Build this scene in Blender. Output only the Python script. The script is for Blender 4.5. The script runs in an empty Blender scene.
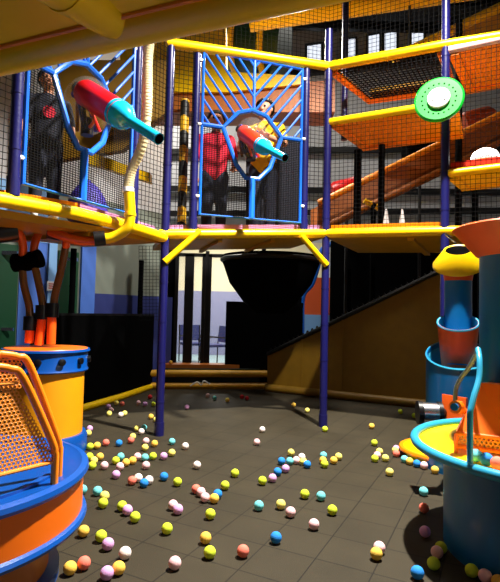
import bpy, bmesh, math, random
from mathutils import Vector, Matrix
random.seed(4)
C = bpy.context.scene.collection
R_ = math.radians
V = Vector

# ------------------------------------------------------------------ camera
F_PX, H = 490.0, 1.30
PITCH, ROLL = R_(2.6), R_(1.3)
CAM_R = Matrix.Rotation(math.pi/2 + PITCH, 3, 'X') @ Matrix.Rotation(ROLL, 3, 'Z')
CAM = V((0, 0, H))
cd = bpy.data.cameras.new('camera'); cam = bpy.data.objects.new('camera', cd); C.objects.link(cam)
cam.location = CAM; cam.rotation_euler = CAM_R.to_euler()
cd.sensor_fit = 'HORIZONTAL'; cd.sensor_width = 36; cd.lens = 36*F_PX/500; cd.clip_start = .05; cd.clip_end = 200
bpy.context.scene.camera = cam
def ray(px, py): return CAM_R @ V(((px-250)/F_PX, (291-py)/F_PX, -1))
def at(px, py, Y):
    d = ray(px, py); return CAM + d*(Y/d.y)
def atz(px, py, z):
    d = ray(px, py); return CAM + d*((z-H)/d.z)

# ------------------------------------------------------------------ materials
def lin(c):
    f = lambda u: u/12.92 if u <= .04045 else ((u+.055)/1.055)**2.4
    return (f(c[0]/255), f(c[1]/255), f(c[2]/255), 1)
def mat(name, col, rough=.5, metal=0, bump=0, bscale=60, var=.0, vscale=6, spec=.5, coat=0):
    m = bpy.data.materials.new(name); m.use_nodes = True
    nt = m.node_tree; b = nt.nodes['Principled BSDF']
    b.inputs['Roughness'].default_value = rough; b.inputs['Metallic'].default_value = metal
    b.inputs['Specular IOR Level'].default_value = spec; b.inputs['Coat Weight'].default_value = coat
    tc = nt.nodes.new('ShaderNodeTexCoord')
    n = nt.nodes.new('ShaderNodeTexNoise'); n.inputs['Scale'].default_value = vscale; n.inputs['Detail'].default_value = 4
    nt.links.new(tc.outputs['Object'], n.inputs['Vector'])
    mx = nt.nodes.new('ShaderNodeMix'); mx.data_type = 'RGBA'; mx.blend_type = 'MULTIPLY'
    mx.inputs[0].default_value = 1
    mx.inputs[6].default_value = lin(col)
    mr = nt.nodes.new('ShaderNodeMapRange'); mr.inputs['From Min'].default_value = .3; mr.inputs['From Max'].default_value = .7
    mr.inputs['To Min'].default_value = 1-var; mr.inputs['To Max'].default_value = 1
    nt.links.new(n.outputs['Fac'], mr.inputs['Value']); nt.links.new(mr.outputs[0], mx.inputs[7])
    nt.links.new(mx.outputs[2], b.inputs['Base Color'])
    if bump:
        n2 = nt.nodes.new('ShaderNodeTexNoise'); n2.inputs['Scale'].default_value = bscale
        nt.links.new(tc.outputs['Object'], n2.inputs['Vector'])
        bp = nt.nodes.new('ShaderNodeBump'); bp.inputs['Strength'].default_value = bump; bp.inputs['Distance'].default_value = .01
        nt.links.new(n2.outputs['Fac'], bp.inputs['Height']); nt.links.new(bp.outputs[0], b.inputs['Normal'])
    return m
def emit(name, col, s):
    m = bpy.data.materials.new(name); m.use_nodes = True; b = m.node_tree.nodes['Principled BSDF']
    b.inputs['Base Color'].default_value = lin(col); b.inputs['Emission Color'].default_value = lin(col); b.inputs['Emission Strength'].default_value = s
    return m
def clear(name, col, alpha):
    m = bpy.data.materials.new(name); m.use_nodes = True; nt = m.node_tree
    b = nt.nodes['Principled BSDF']; b.inputs['Base Color'].default_value = lin(col); b.inputs['Roughness'].default_value = .08
    b.inputs['Alpha'].default_value = alpha; b.inputs['Specular IOR Level'].default_value = .8
    return m
def stripes(name, c1, c2, scale, rot=(0, 0, 0), rough=.5):
    m = mat(name, c1, rough); nt = m.node_tree; b = nt.nodes['Principled BSDF']
    tc = nt.nodes.new('ShaderNodeTexCoord'); mp = nt.nodes.new('ShaderNodeMapping'); mp.inputs['Rotation'].default_value = rot
    w = nt.nodes.new('ShaderNodeTexWave'); w.inputs['Scale'].default_value = scale; w.bands_direction = 'Z'
    cr = nt.nodes.new('ShaderNodeValToRGB'); cr.color_ramp.interpolation = 'CONSTANT'
    cr.color_ramp.elements[0].color = lin(c1); cr.color_ramp.elements[1].color = lin(c2); cr.color_ramp.elements[1].position = .5
    nt.links.new(tc.outputs['Object'], mp.inputs[0]); nt.links.new(mp.outputs[0], w.inputs[0])
    nt.links.new(w.outputs['Fac'], cr.inputs[0]); nt.links.new(cr.outputs[0], b.inputs['Base Color'])
    return m
M = dict(
    yellow=mat('yellow vinyl', (255, 208, 0), .33, bump=.08, bscale=14, var=.08),
    orange=mat('orange vinyl', (255, 148, 0), .4, bump=.06, bscale=14, var=.1),
    lilac=mat('lilac vinyl', (200, 140, 190), .45, var=.1),
    pinkpad=mat('pale pink vinyl', (250, 205, 205), .45, var=.1),
    navy=mat('navy padded vinyl', (21, 21, 88), .35, bump=.15, bscale=40, var=.1),
    panel=mat('blue powder coat', (20, 105, 225), .35),
    black=mat('black vinyl', (5, 5, 6), .9, spec=.03),
    blackgloss=mat('black rubber', (9, 9, 12), .35),
    steel=mat('dark steel', (12, 12, 14), .5, spec=.3),
    net=mat('black cord', (12, 12, 14), .8, spec=.1),
    netgrey=mat('grey cord', (60, 60, 62), .8, spec=.1),
    red=mat('red plastic', (205, 4, 4), .38),
    orangered=mat('orange red plastic', (232, 45, 2), .4),
    teal=mat('turquoise plastic', (20, 170, 215), .22, coat=.4),
    rimteal=mat('turquoise enamel', (45, 155, 195), .3),
    tubblue=mat('blue enamel', (0, 105, 172), .35, coat=.08, var=.1),
    baseblue=mat('royal blue enamel', (0, 76, 165), .35, coat=.05, var=.05),
    drumorange=mat('orange enamel', (255, 116, 4), .38, coat=.1, var=.08, vscale=3), guard=mat('orange guard paint', (255, 140, 20), .35),
    drumyellow=mat('golden enamel', (252, 163, 0), .5, var=.06),
    mesh=mat('orange coated mesh', (250, 150, 45), .4),
    funnel=mat('orange funnel', (228, 88, 16), .4, var=.1),
    yfloor=mat('lemon plastic', (255, 215, 0), .35),
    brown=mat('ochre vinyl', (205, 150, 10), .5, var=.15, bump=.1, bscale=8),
    brown2=mat('brown orange vinyl', (172, 95, 16), .5, var=.15),
    rope=mat('cream ribbed hose', (205, 190, 148), .7),
    hosebrown=mat('tan clear hose', (130, 85, 40), .25),
    hoseorange=mat('orange hose', (235, 95, 20), .3),
    green=mat('spring green plastic', (0, 195, 50), .45),
    darkgreen=mat('dark green plastic', (0, 50, 22), .5),
    white=mat('white plastic', (240, 240, 240), .4),
    chrome=mat('bright steel', (210, 210, 215), .25, metal=1),
    skin=mat('skin', (215, 150, 115), .5), hair=mat('dark hair', (25, 18, 14), .7),
    jeans=mat('dark jeans', (28, 32, 52), .8, bump=.2), redshirt=mat('red cotton', (225, 30, 60), .8),
    navyshirt=mat('dark cotton', (30, 32, 48), .8), yellowshirt=mat('yellow cotton', (250, 190, 10), .8),
    shoe=mat('white shoe', (225, 222, 215), .5), eye=mat('dark eye', (15, 10, 8), .2),
    clear=clear('clear plastic', (200, 195, 190), .1),
    pvc=clear('clear window film', (190, 205, 225), .12),
    cushion=mat('violet cushion', (70, 55, 170), .6),
    hazard=stripes('hazard wrap', (235, 180, 20), (10, 10, 10), .95, (R_(35), 0, 0)),
    doorgreen=mat('green door', (20, 70, 45), .4), paleblue=mat('pale blue paint', (130, 180, 235), .6),
    skyblue=mat('sky paint', (75, 120, 215), .6), dado=mat('blue dado', (48, 58, 122), .5), dadolilac=mat('lilac blue paint', (150, 152, 190), .5),
    greywall=mat('grey plaster', (128, 136, 125), .8, var=.05), cream=mat('cream plaster', (250, 238, 200), .8),
    lightwall=mat('white plaster', (215, 215, 218), .8, var=.15, vscale=1.5),
    ceil=mat('dark ceiling', (42, 38, 34), .9, var=.3), hallfloor=mat('hall vinyl floor', (165, 195, 200), .4),
    brick=mat('orange brick', (230, 95, 40), .7), mural=mat('dark teal panel', (5, 30, 30), .6),
    railgrey=mat('grey blue enamel', (110, 135, 150), .35),
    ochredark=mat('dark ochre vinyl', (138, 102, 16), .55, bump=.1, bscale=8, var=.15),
    glass=emit('daylit glazing', (225, 232, 245), 1.2), glow=emit('white glow', (255, 250, 240), 7),
)
# ------------------------------------------------------------------ mesh builder
class MB:
    def __init__(s): s.v = []; s.f = []; s.sm = []
    def add(s, vs, fs, smooth=True):
        k = len(s.v); s.v += [V(p) for p in vs]; s.f += [tuple(i+k for i in f) for f in fs]; s.sm += [smooth]*len(fs); return s
    def box(s, c, size, rot=None):
        hx, hy, hz = size[0]/2, size[1]/2, size[2]/2
        vs = [V((x, y, z)) for x in (-hx, hx) for y in (-hy, hy) for z in (-hz, hz)]
        if rot is not None: vs = [rot @ v for v in vs]
        return s.add([v+V(c) for v in vs], [(0, 1, 3, 2), (4, 6, 7, 5), (0, 4, 5, 1), (2, 3, 7, 6), (0, 2, 6, 4), (1, 5, 7, 3)], False)
    def hexa(s, b, t):          # any prism: bottom loop, top loop
        n = len(b)
        return s.add(list(b)+list(t), [tuple(reversed(range(n))), tuple(range(n, 2*n))]+[(i, (i+1) % n, n+(i+1) % n, n+i) for i in range(n)], False)
    def slab(s, poly, n):       # polygon extruded by the vector n
        return s.hexa([V(p) for p in poly], [V(p)+V(n) for p in poly])
    def tube(s, pts, r, seg=10, closed=False, caps=True):
        pts = [V(p) for p in pts]; n = len(pts)
        rs = r if isinstance(r, (list, tuple)) else [r]*n
        tang = []
        for i in range(n):
            if closed: t = pts[(i+1) % n]-pts[i-1]
            else: t = pts[min(i+1, n-1)]-pts[max(i-1, 0)]
            tang.append(t.normalized())
        up = V((0, 0, 1)) if abs(tang[0].z) < .9 else V((1, 0, 0))
        u = tang[0].cross(up).normalized(); vs = []
        for i in range(n):
            u = (u - tang[i]*u.dot(tang[i])).normalized(); w = tang[i].cross(u)
            for k in range(seg):
                a = 2*math.pi*k/seg; vs.append(pts[i]+(u*math.cos(a)+w*math.sin(a))*rs[i])
        fs = []
        for i in range(n if closed else n-1):
            j = (i+1) % n
            for k in range(seg):
                l = (k+1) % seg; fs.append((i*seg+k, i*seg+l, j*seg+l, j*seg+k))
        s.add(vs, fs, seg > 4)
        if caps and not closed:
            k0 = len(s.v)-n*seg
            s.f += [tuple(reversed(range(k0, k0+seg))), tuple(range(k0+(n-1)*seg, k0+n*seg))]; s.sm += [False, False]
        return s
    def lathe(s, prof, c=(0, 0, 0), seg=40, axis=None, close=False, caps=True):   # prof: (r,z)
        c = V(c); q = V((0, 0, 1)).rotation_difference(V(axis)) if axis is not None else None
        vs = []
        for r, z in prof:
            for k in range(seg):
                a = 2*math.pi*k/seg; p = V((r*math.cos(a), r*math.sin(a), z))
                vs.append(c+(q @ p if q else p))
        n = len(prof); fs = []
        for i in range(n if close else n-1):
            j = (i+1) % n
            for k in range(seg):
                l = (k+1) % seg; fs.append((i*seg+k, i*seg+l, j*seg+l, j*seg+k))
        s.add(vs, fs)
        if not close and caps:
            k0 = len(s.v)-n*seg
            if prof[0][0] > 1e-5: s.f.append(tuple(reversed(range(k0, k0+seg)))); s.sm.append(False)
            if prof[-1][0] > 1e-5: s.f.append(tuple(range(k0+(n-1)*seg, k0+n*seg))); s.sm.append(False)
        return s
    def ball(s, c, r, seg=20, rings=12):
        sx, sy, sz = (r, r, r) if not isinstance(r, (list, tuple)) else r
        vs = [V((0, 0, sz))]; 
        for i in range(1, rings):
            t = math.pi*i/rings
            vs += [V((sx*math.sin(t)*math.cos(2*math.pi*k/seg), sy*math.sin(t)*math.sin(2*math.pi*k/seg), sz*math.cos(t))) for k in range(seg)]
        vs.append(V((0, 0, -sz))); fs = [(0, 1+k, 1+(k+1) % seg) for k in range(seg)]
        for i in range(rings-2):
            for k in range(seg):
                l = (k+1) % seg; a = 1+i*seg; fs.append((a+k, a+seg+k, a+seg+l, a+l))
        e = len(vs)-1; a = 1+(rings-2)*seg; fs += [(a+k, e, a+(k+1) % seg) for k in range(seg)]
        return s.add([v+V(c) for v in vs], fs)
    def capsule(s, p0, r0, p1, r1): return s.ball(p0, r0, 14, 8).tube([p0, p1], [r0, r1], 14).ball(p1, r1, 14, 8)
    def net(s, p00, p10, p11, p01, nu, nv, r=.003):
        p00, p10, p11, p01 = map(V, (p00, p10, p11, p01))
        for i in range(nu+1): u = i/nu; s.tube([p00.lerp(p10, u), p01.lerp(p11, u)], r, 4, caps=False)
        for j in range(nv+1): w = j/nv; s.tube([p00.lerp(p01, w), p10.lerp(p11, w)], r, 4, caps=False)
        return s
    def perf(s, o, ux, uz, w, h, pitch, hole, inside=None):            # plate with staggered holes
        dx, dy = pitch, pitch*.866
        for j in range(int(h/dy)+1):
            for i in range(int(w/dx)+1):
                x = i*dx+(dx/2 if j % 2 else 0); z = j*dy
                if inside and not inside(x, z): continue
                out, inn = [], []
                for k in range(6):
                    a = R_(30+60*k); out.append(o+ux*(x+dx*.577*math.cos(a))+uz*(z+dx*.577*math.sin(a)))
                    inn.append(o+ux*(x+hole*math.cos(a))+uz*(z+hole*math.sin(a)))
                s.add(out+inn, [(k, (k+1) % 6, 6+(k+1) % 6, 6+k) for k in range(6)], False)
        return s
    def build(s, name, m, parent=None, origin=None):
        if parent is not None: o0 = V(parent['_o'])
        elif origin is not None: o0 = V(origin)
        else:
            lo = [min(v[i] for v in s.v) for i in range(3)]; hi = [max(v[i] for v in s.v) for i in range(3)]
            o0 = V(((lo[0]+hi[0])/2, (lo[1]+hi[1])/2, lo[2]))
        me = bpy.data.meshes.new(name); me.from_pydata([v-o0 for v in s.v], [], s.f)
        me.polygons.foreach_set('use_smooth', s.sm); me.materials.append(M[m] if isinstance(m, str) else m); 
        bm = bmesh.new(); bm.from_mesh(me); bmesh.ops.recalc_face_normals(bm, faces=bm.faces); bm.to_mesh(me); bm.free()
        me.set_sharp_from_angle(angle=R_(38))
        ob = bpy.data.objects.new(name, me); C.objects.link(ob)
        ob['_o'] = tuple(o0)
        if parent is None: ob.location = o0
        else:
            ob.parent = parent
        return ob
def tag(o, label, cat, group=None):
    o['label'] = label; o['category'] = cat
    if group: o['group'] = group
    return o
def thing(name, label, cat, loc, group=None):
    o = bpy.data.objects.new(name, None); C.objects.link(o); o.empty_display_size = .1
    o.location = loc; o['_o'] = tuple(loc); return tag(o, label, cat, group)
def struct(o): o['kind'] = 'structure'; return o
def bez(p, n=8):    # smooth path through points (Catmull-Rom)
    p = [V(q) for q in p]; p = [p[0]*2-p[1]]+p+[p[-1]*2-p[-2]]; out = []
    for i in range(1, len(p)-2):
        for k in range(n):
            t = k/n; a, b, c, d = p[i-1:i+3]
            out.append(.5*((2*b)+(c-a)*t+(2*a-5*b+4*c-d)*t*t+(3*b-a-3*c+d)*t**3))
    out.append(p[-2]); return out
Z = V((0, 0, 1))
A = V((math.sin(R_(27)), math.cos(R_(27)), 0))          # along the left side of the arena
B = V((math.cos(R_(27)), -math.sin(R_(27)), 0))         # along the right side
MID = V((math.cos(R_(18)), math.sin(R_(18)), 0))        # the chamfered middle bay
P1 = V((-.92, 5.2, 0)); P2 = P1+MID*1.9
nA = V((-A.y, A.x, 0)); nM = V((-MID.y, MID.x, 0)); nB = V((A.x, A.y, 0))   # away from the arena
def onA(t): return P1-A*t
def onM(t): return P1+MID*t
def onB(t): return P2+B*t
def zof(p, py):      # height of image row py above ground point p
    px = 250+F_PX*p.x/p.y
    return at(px, py, p.y).z
def solve(line, px, lo, hi):
    for _ in range(40):
        m = (lo+hi)/2
        q = line(m); l = CAM_R.transposed() @ (q+Z*2.5-CAM)
        x = 250+F_PX*l.x/-l.z
        inc = (line(hi).x/line(hi).y) > (line(lo).x/line(lo).y)
        if (x < px) == inc: lo = m
        else: hi = m
    return (lo+hi)/2

# ------------------------------------------------------------------ the setting
def tile_floor():
    c, sn = math.cos(R_(27)), math.sin(R_(27)); qa, qb = atz(332, 537, 0), atz(298, 554, 0)
    TLOC = (-(c*qa.x-sn*qa.y)+3.05, -(sn*qb.x+c*qb.y)+3.05, 0)
    m = mat('rubber tile floor', (60, 53, 38), .7, bump=.25, bscale=220, var=.25, vscale=2.5, spec=.25)
    nt = m.node_tree; b = nt.nodes['Principled BSDF']
    tc = nt.nodes.new('ShaderNodeTexCoord'); mp = nt.nodes.new('ShaderNodeMapping')
    mp.inputs['Rotation'].default_value = (0, 0, R_(27)); mp.inputs['Location'].default_value = tuple(TLOC)
    br = nt.nodes.new('ShaderNodeTexBrick'); br.offset = 0
    br.inputs['Color1'].default_value = (1, 1, 1, 1); br.inputs['Color2'].default_value = (.9, .9, .9, 1); br.inputs['Mortar'].default_value = (.2, .2, .2, 1)
    br.inputs['Scale'].default_value = 1; br.inputs['Mortar Size'].default_value = .004; br.inputs['Mortar Smooth'].default_value = .4
    br.inputs['Brick Width'].default_value = .305; br.inputs['Row Height'].default_value = .305
    nt.links.new(tc.outputs['Object'], mp.inputs[0]); nt.links.new(mp.outputs[0], br.inputs[0])
    old = b.inputs['Base Color'].links[0].from_socket
    mx = nt.nodes.new('ShaderNodeMix'); mx.data_type = 'RGBA'; mx.blend_type = 'MULTIPLY'; mx.inputs[0].default_value = 1
    nt.links.new(old, mx.inputs[6]); nt.links.new(br.outputs['Color'], mx.inputs[7]); nt.links.new(mx.outputs[2], b.inputs['Base Color'])
    return m
struct(MB().slab([(-9, -3, 0), (9, -3, 0), (9, 16, 0), (-9, 16, 0)], (0, 0, -.1)).build('floor', tile_floor(), origin=(0, 0, 0)))
WB, CZ = 15.0, 10.2
struct(MB().slab([(-9, WB, 0), (9, WB, 0), (9, WB, CZ), (-9, WB, CZ)], (0, .2, 0)).build('wall_back', 'lightwall'))
struct(MB().slab([(-9, 4, CZ), (9, 4, CZ), (9, WB+.2, CZ), (-9, WB+.2, CZ)], (0, 0, .2)).build('ceiling', 'ceil'))
struct(MB().slab([(9, -3, 0), (9, WB, 0), (9, WB, CZ), (9, -3, CZ)], (.2, 0, 0)).build('wall_right', 'lightwall'))
# left wall, running back beside the left deck
L0, L1 = V((-4.4, 5.1, 0)), V((-1.45, 8.6, 0)); ld = (L1-L0).normalized(); ln = V((-ld.y, ld.x, 0))
def onL(px, z=0.0):
    a = (px-250)/F_PX; t = (a*L0.y-L0.x)/(ld.x-a*ld.y); return L0+ld*t+Z*z
struct(MB().slab([L0, L1, L1+Z*3, L0+Z*3], ln*.15).build('wall_left', 'greywall'))
struct(MB().slab([L0+Z*3, L1+Z*3, L1+Z*CZ, L0+Z*CZ], ln*.15).build('wall_left', 'lightwall'))
def on_wall(name, px0, px1, z0, z1, m, depth=.03):
    a, b = onL(px0), onL(px1); return MB().slab([a+Z*z0, b+Z*z0, b+Z*z1, a+Z*z1], -ln*depth).build(name, m)
struct(on_wall('trim_1', 94, 172, 0, 1.55, 'dado', .02))
struct(on_wall('trim_2', 79, 93, 0, 3, 'skyblue', .05))
struct(on_wall('trim_3', 46, 54, 0, 3, 'paleblue', .05))
struct(on_wall('trim_4', 18, 45, 0, 3, 'skyblue', .02))
struct(on_wall('trim_5', -12, 54, 2.22, 3, 'paleblue', .03))
for i, (a, b) in enumerate(((-6, 16), (56, 76))):
    d = struct(on_wall('door_%d' % (i+1), a, b, 0, 2.14, 'doorgreen', .04))
    p = onL((a+b)/2, 1.02)-ln*.07; h = MB().box(p, (.2, .03, .04)).build('door_handle', 'chrome', d)
    q = onL((a+b)/2-2, 2.02)-ln*.07; MB().box(q, (.28, .05, .05)).build('door_closer', 'chrome', d)
sg = onL(49, 1.62)-ln*.055
sgn = thing('notice_sign', 'small square notice with red print on the pale blue strip between green doors', 'sign', sg)
sb = MB().slab([sg+ld*x+Z*z for x, z in ((-.065, -.065), (.065, -.065), (.065, .065), (-.065, .065))], -ln*.01).build('sign_board', 'white', sgn)
for k, zz in enumerate((.03, 0, -.03)):
    MB().slab([sg-ln*.011+ld*x+Z*z for x, z in ((-.045, zz-.006), (.045, zz-.006), (.04, zz+.006), (-.045, zz+.006))], -ln*.002).build('printed_line', 'red', sgn)
# back wall paint and windows
struct(MB().slab([(-3, WB, 0), (2.2, WB, 0), (2.2, WB, 1.95), (-3, WB, 1.95)], (0, -.03, 0)).build('trim_6', 'dadolilac'))
struct(MB().slab([(-3, WB, 1.95), (2.2, WB, 1.95), (2.2, WB, 3.5), (-3, WB, 3.5)], (0, -.03, 0)).build('trim_7', 'cream'))
struct(MB().slab([(-1.4, 9.2, 0), (1.5, 9.2, 0), (2.2, WB-.04, 0), (-3, WB-.04, 0)], (0, 0, .012)).build('trim_8', 'hallfloor'))
for i, (x0, x1) in enumerate(((341, 356), (367, 380), (383, 397), (410, 424), (306, 322))):
    y0 = 62-(x0-330)*.16; y1 = y0-20
    p = [at(x0, y0, WB), at(x1, y0-2, WB), at(x1, y1-2, WB), at(x0, y1, WB)]
    w = struct(MB().tube([q+V((0, -.05, 0)) for q in p], .05, 6, closed=True).build('window_%d' % (i+1), 'steel'))
    MB().slab(p, (0, -.03, 0)).build('window_pane', 'glass', w)
bb = struct(MB().slab([at(290, 70, WB), at(500, 34, WB), at(500, 60, WB), at(290, 78, WB)], (0, -.2, 0)).build('trim_9', 'steel'))
for i, (ya, yb) in enumerate(((150, 146), (186, 190), (212, 208))):
    struct(MB().slab([at(140, ya, WB-.1), at(500, yb, WB-.1), at(500, yb+6, WB-.1), at(140, ya+5, WB-.1)], (0, -.1, 0)).build('trim_%d' % (10+i), 'steel'))
for k in range(6):
    y = 8.2+k*1.2
    struct(MB().box((0, y, CZ-.3), (18, .15, .25)).build('trim_%d' % (20+k), 'steel'))

# ------------------------------------------------------------------ decks
DZ = {}
def zA(t): return zof(onA(t), 238-(t/1.9)*38)
zP1, zP2 = zof(P1, 234), zof(P2, 233.5)
def zM(t): return zP1+(zP2-zP1)*t/1.9
zBend = zof(onB(1.32), 231)
def zB(t): return zP2+(zBend-zP2)*t/1.32
def edge_pad(pts, r, name, label, m='yellow', seams=(), cat='pad', group='yellow edge pads around the play deck'):
    o = thing(name, label, cat, pts[0]-Z*0, group)
    MB().tube(pts, r, 14).build('foam_tube', m, o)
    for q, d in seams: MB().tube([q-d*.006, q+d*.006], r*1.04, 14).build('seam', m, o)
    return o
def deck(name, line, ta, tb, zf, n, w, label, m='brown'):
    a, b = line(ta)+n*.06, line(tb)+n*.06; w -= .06
    o = thing(name, label, 'deck', a+Z*(zf(ta)-.05))
    q = [a+Z*zf(ta), b+Z*zf(tb), b+n*w+Z*zf(tb), a+n*w+Z*zf(ta)]
    MB().slab([p-Z*.05 for p in q], Z*.06).build('floor_board', m, o)
    for u in (.33, .66):
        MB().slab([q[0].lerp(q[1], u-.012)-Z*.09, q[0].lerp(q[1], u+.012)-Z*.09, q[3].lerp(q[2], u+.012)-Z*.09, q[3].lerp(q[2], u-.012)-Z*.09], Z*.035).build('joist', 'brown', o)
    return o
deck('play_deck', onA, 2.9, 0, zA, nA, 1.15, 'left play deck with ochre underside above the yellow hose barrel')
deck('play_deck', onM, 0, 1.9, zM, nM, 1.1, 'middle play deck with ochre underside held by two navy posts')
deck('play_deck', onB, 0, 2.9, zB, nB, 1.5, 'right play deck with ochre underside above the ochre ramp')
edge_pad([onA(t)+Z*zA(t) for t in (2.9, 2, 1.3, .6, .02)], .055, 'edge_pad', 'yellow edge pad of left deck, passing below the red blaster', seams=[(onA(t)+Z*zA(t), A) for t in (1.55, .75)], group=None)
edge_pad([onM(t)+Z*zM(t) for t in (-.06, .6, 1.3, 1.9)], .052, 'edge_pad', 'yellow edge pad of middle deck, below the orange blaster panel', seams=[(onM(.95)+Z*zM(.95), MID)], group=None)
edge_pad([onB(t)+Z*zB(t) for t in (0, .7, 1.4, 2.9)], .052, 'edge_pad', 'yellow edge pad of right deck, below the green disc', seams=[(onB(t)+Z*zB(t), B) for t in (.7, 1.33)], group=None)
# coloured kick boards on the decks
def kick(line, ta, tb, zf, n, m, label, h=.12):
    a, b = line(ta)+n*.1, line(tb)+n*.1
    tag(MB().slab([a+Z*(zf(ta)+.01), b+Z*(zf(tb)+.01), b+Z*(zf(tb)+h), a+Z*(zf(ta)+h)], n*.08).build('kick_board', m), label, 'kick board')
kick(onA, 2.9, 1.13, zA, nA, 'orange', 'orange padded kick board at the left end of left deck')
kick(onA, 1.1, .05, zA, nA, 'lilac', 'lilac padded kick board behind the cream hose on left deck')
kick(onM, .0, 1.9, zM, nM, 'lilac', 'lilac padded kick board below the middle blaster panel')
kick(onB, .03, 1.28, zB, nB, 'orange', 'orange padded kick board on right deck between the two navy posts')

# ------------------------------------------------------------------ navy posts
def post(base, z0, z1, r, label, name='padded_post', m='navy', lean=V((0, 0, 0)), group=None, sleeve=True):
    b0 = V((base.x, base.y, z0)); o = thing(name, label, 'post', b0, group)
    MB().tube([b0, V((base.x, base.y, z1))+lean], r, 14).build('foam_sleeve', m, o)
    k = z0+.35; 
    while k < z1-.1:
        MB().tube([V((base.x, base.y, k-.008)), V((base.x, base.y, k+.008))], r*1.08, 14).build('clip_band', m, o); k += .42
    if sleeve: MB().tube([b0, b0+Z*.14], r*1.16, 14).build('foot_collar', m, o)
    return o
ZT = 4.15
tl, tr_ = solve(onA, 15, 2.2, 1.2), solve(onA, 134, 1.2, .1)
ml, mr_ = solve(onM, 194, 0, 1), solve(onM, 305, 1, 1.9)
rb = solve(onB, 445, .5, 2)
zt1, zt2, zt3 = zof(P1, 45), zof(P2, 68), zof(onB(rb), 48)
post(P1, 0, zt1+.02, .044, 'navy padded post from floor to top rail, left of middle blaster panel')
post(P2, 0, 4.75, .044, 'navy padded post from floor to above the top rail, right of middle panel')
post(onM(ml)+nM*.03, zM(ml)+.04, zof(onM(ml), 47), .042, 'navy padded post on deck at the left edge of the middle panel')
post(onM(mr_)+nM*.03, zM(mr_)+.04, zof(onM(mr_), 66), .042, 'navy padded post on deck at the right edge of the middle panel')
post(onB(rb), 0, 5.2, .044, 'navy padded post that carries the green disc')
post(onA(tl), zA(tl)+.04, 4.0, .042, 'navy padded post at the left edge of the red blaster panel')
post(onA(tr_), zA(tr_)+.04, 4.0, .042, 'navy padded post between red blaster panel and cream hose')
# top rail
tP = lambda p, z: V((p.x, p.y, z))
tag_o = edge_pad([tP(onM(t), zt1+(zt2-zt1)*t/1.9+.02) for t in (-.05, .6, 1.3, 1.9)], .055, 'top_rail', 'yellow padded top rail over the middle blaster panel', cat='rail', seams=[(tP(onM(.95), (zt1+zt2)/2+.02), MID)], group=None)
zr2 = zof(onB(1.95), 36)
edge_pad([tP(onB(0), zt2+.02), tP(onB(rb), zt2+(zr2-zt2)*rb/1.95+.03), tP(onB(2.6), zr2+(zr2-zt2)*.65/1.95)], .055, 'top_rail', 'yellow padded top rail running right behind the disc post', cat='rail', seams=[(tP(onB(.7), zt2+(zr2-zt2)*.36+.02), B)], group=None)
for a, b, lab in (((170, 262), (203, 231), 'yellow diagonal brace under deck at left navy post'), ((324, 265), (297, 236), 'yellow diagonal brace under deck at right navy post')):
    pa, pb = (P1, P1+MID*.37) if a[0] < 250 else (P2, P2-MID*.33)
    pa, pb = pa-nM*.03, pb-nM*.03
    pa = tP(pa, zof(pa, a[1])); pb = tP(pb, zof(pb, b[1]))
    o = thing('diagonal_brace', lab, 'brace', pa); MB().tube([pa, pb], .036, 12).build('foam_sleeve', 'yellow', o)
    MB().tube([pa-Z*.0, pa+(pb-pa)*.12], .04, 12).build('end_cap', 'yellow', o)

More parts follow.
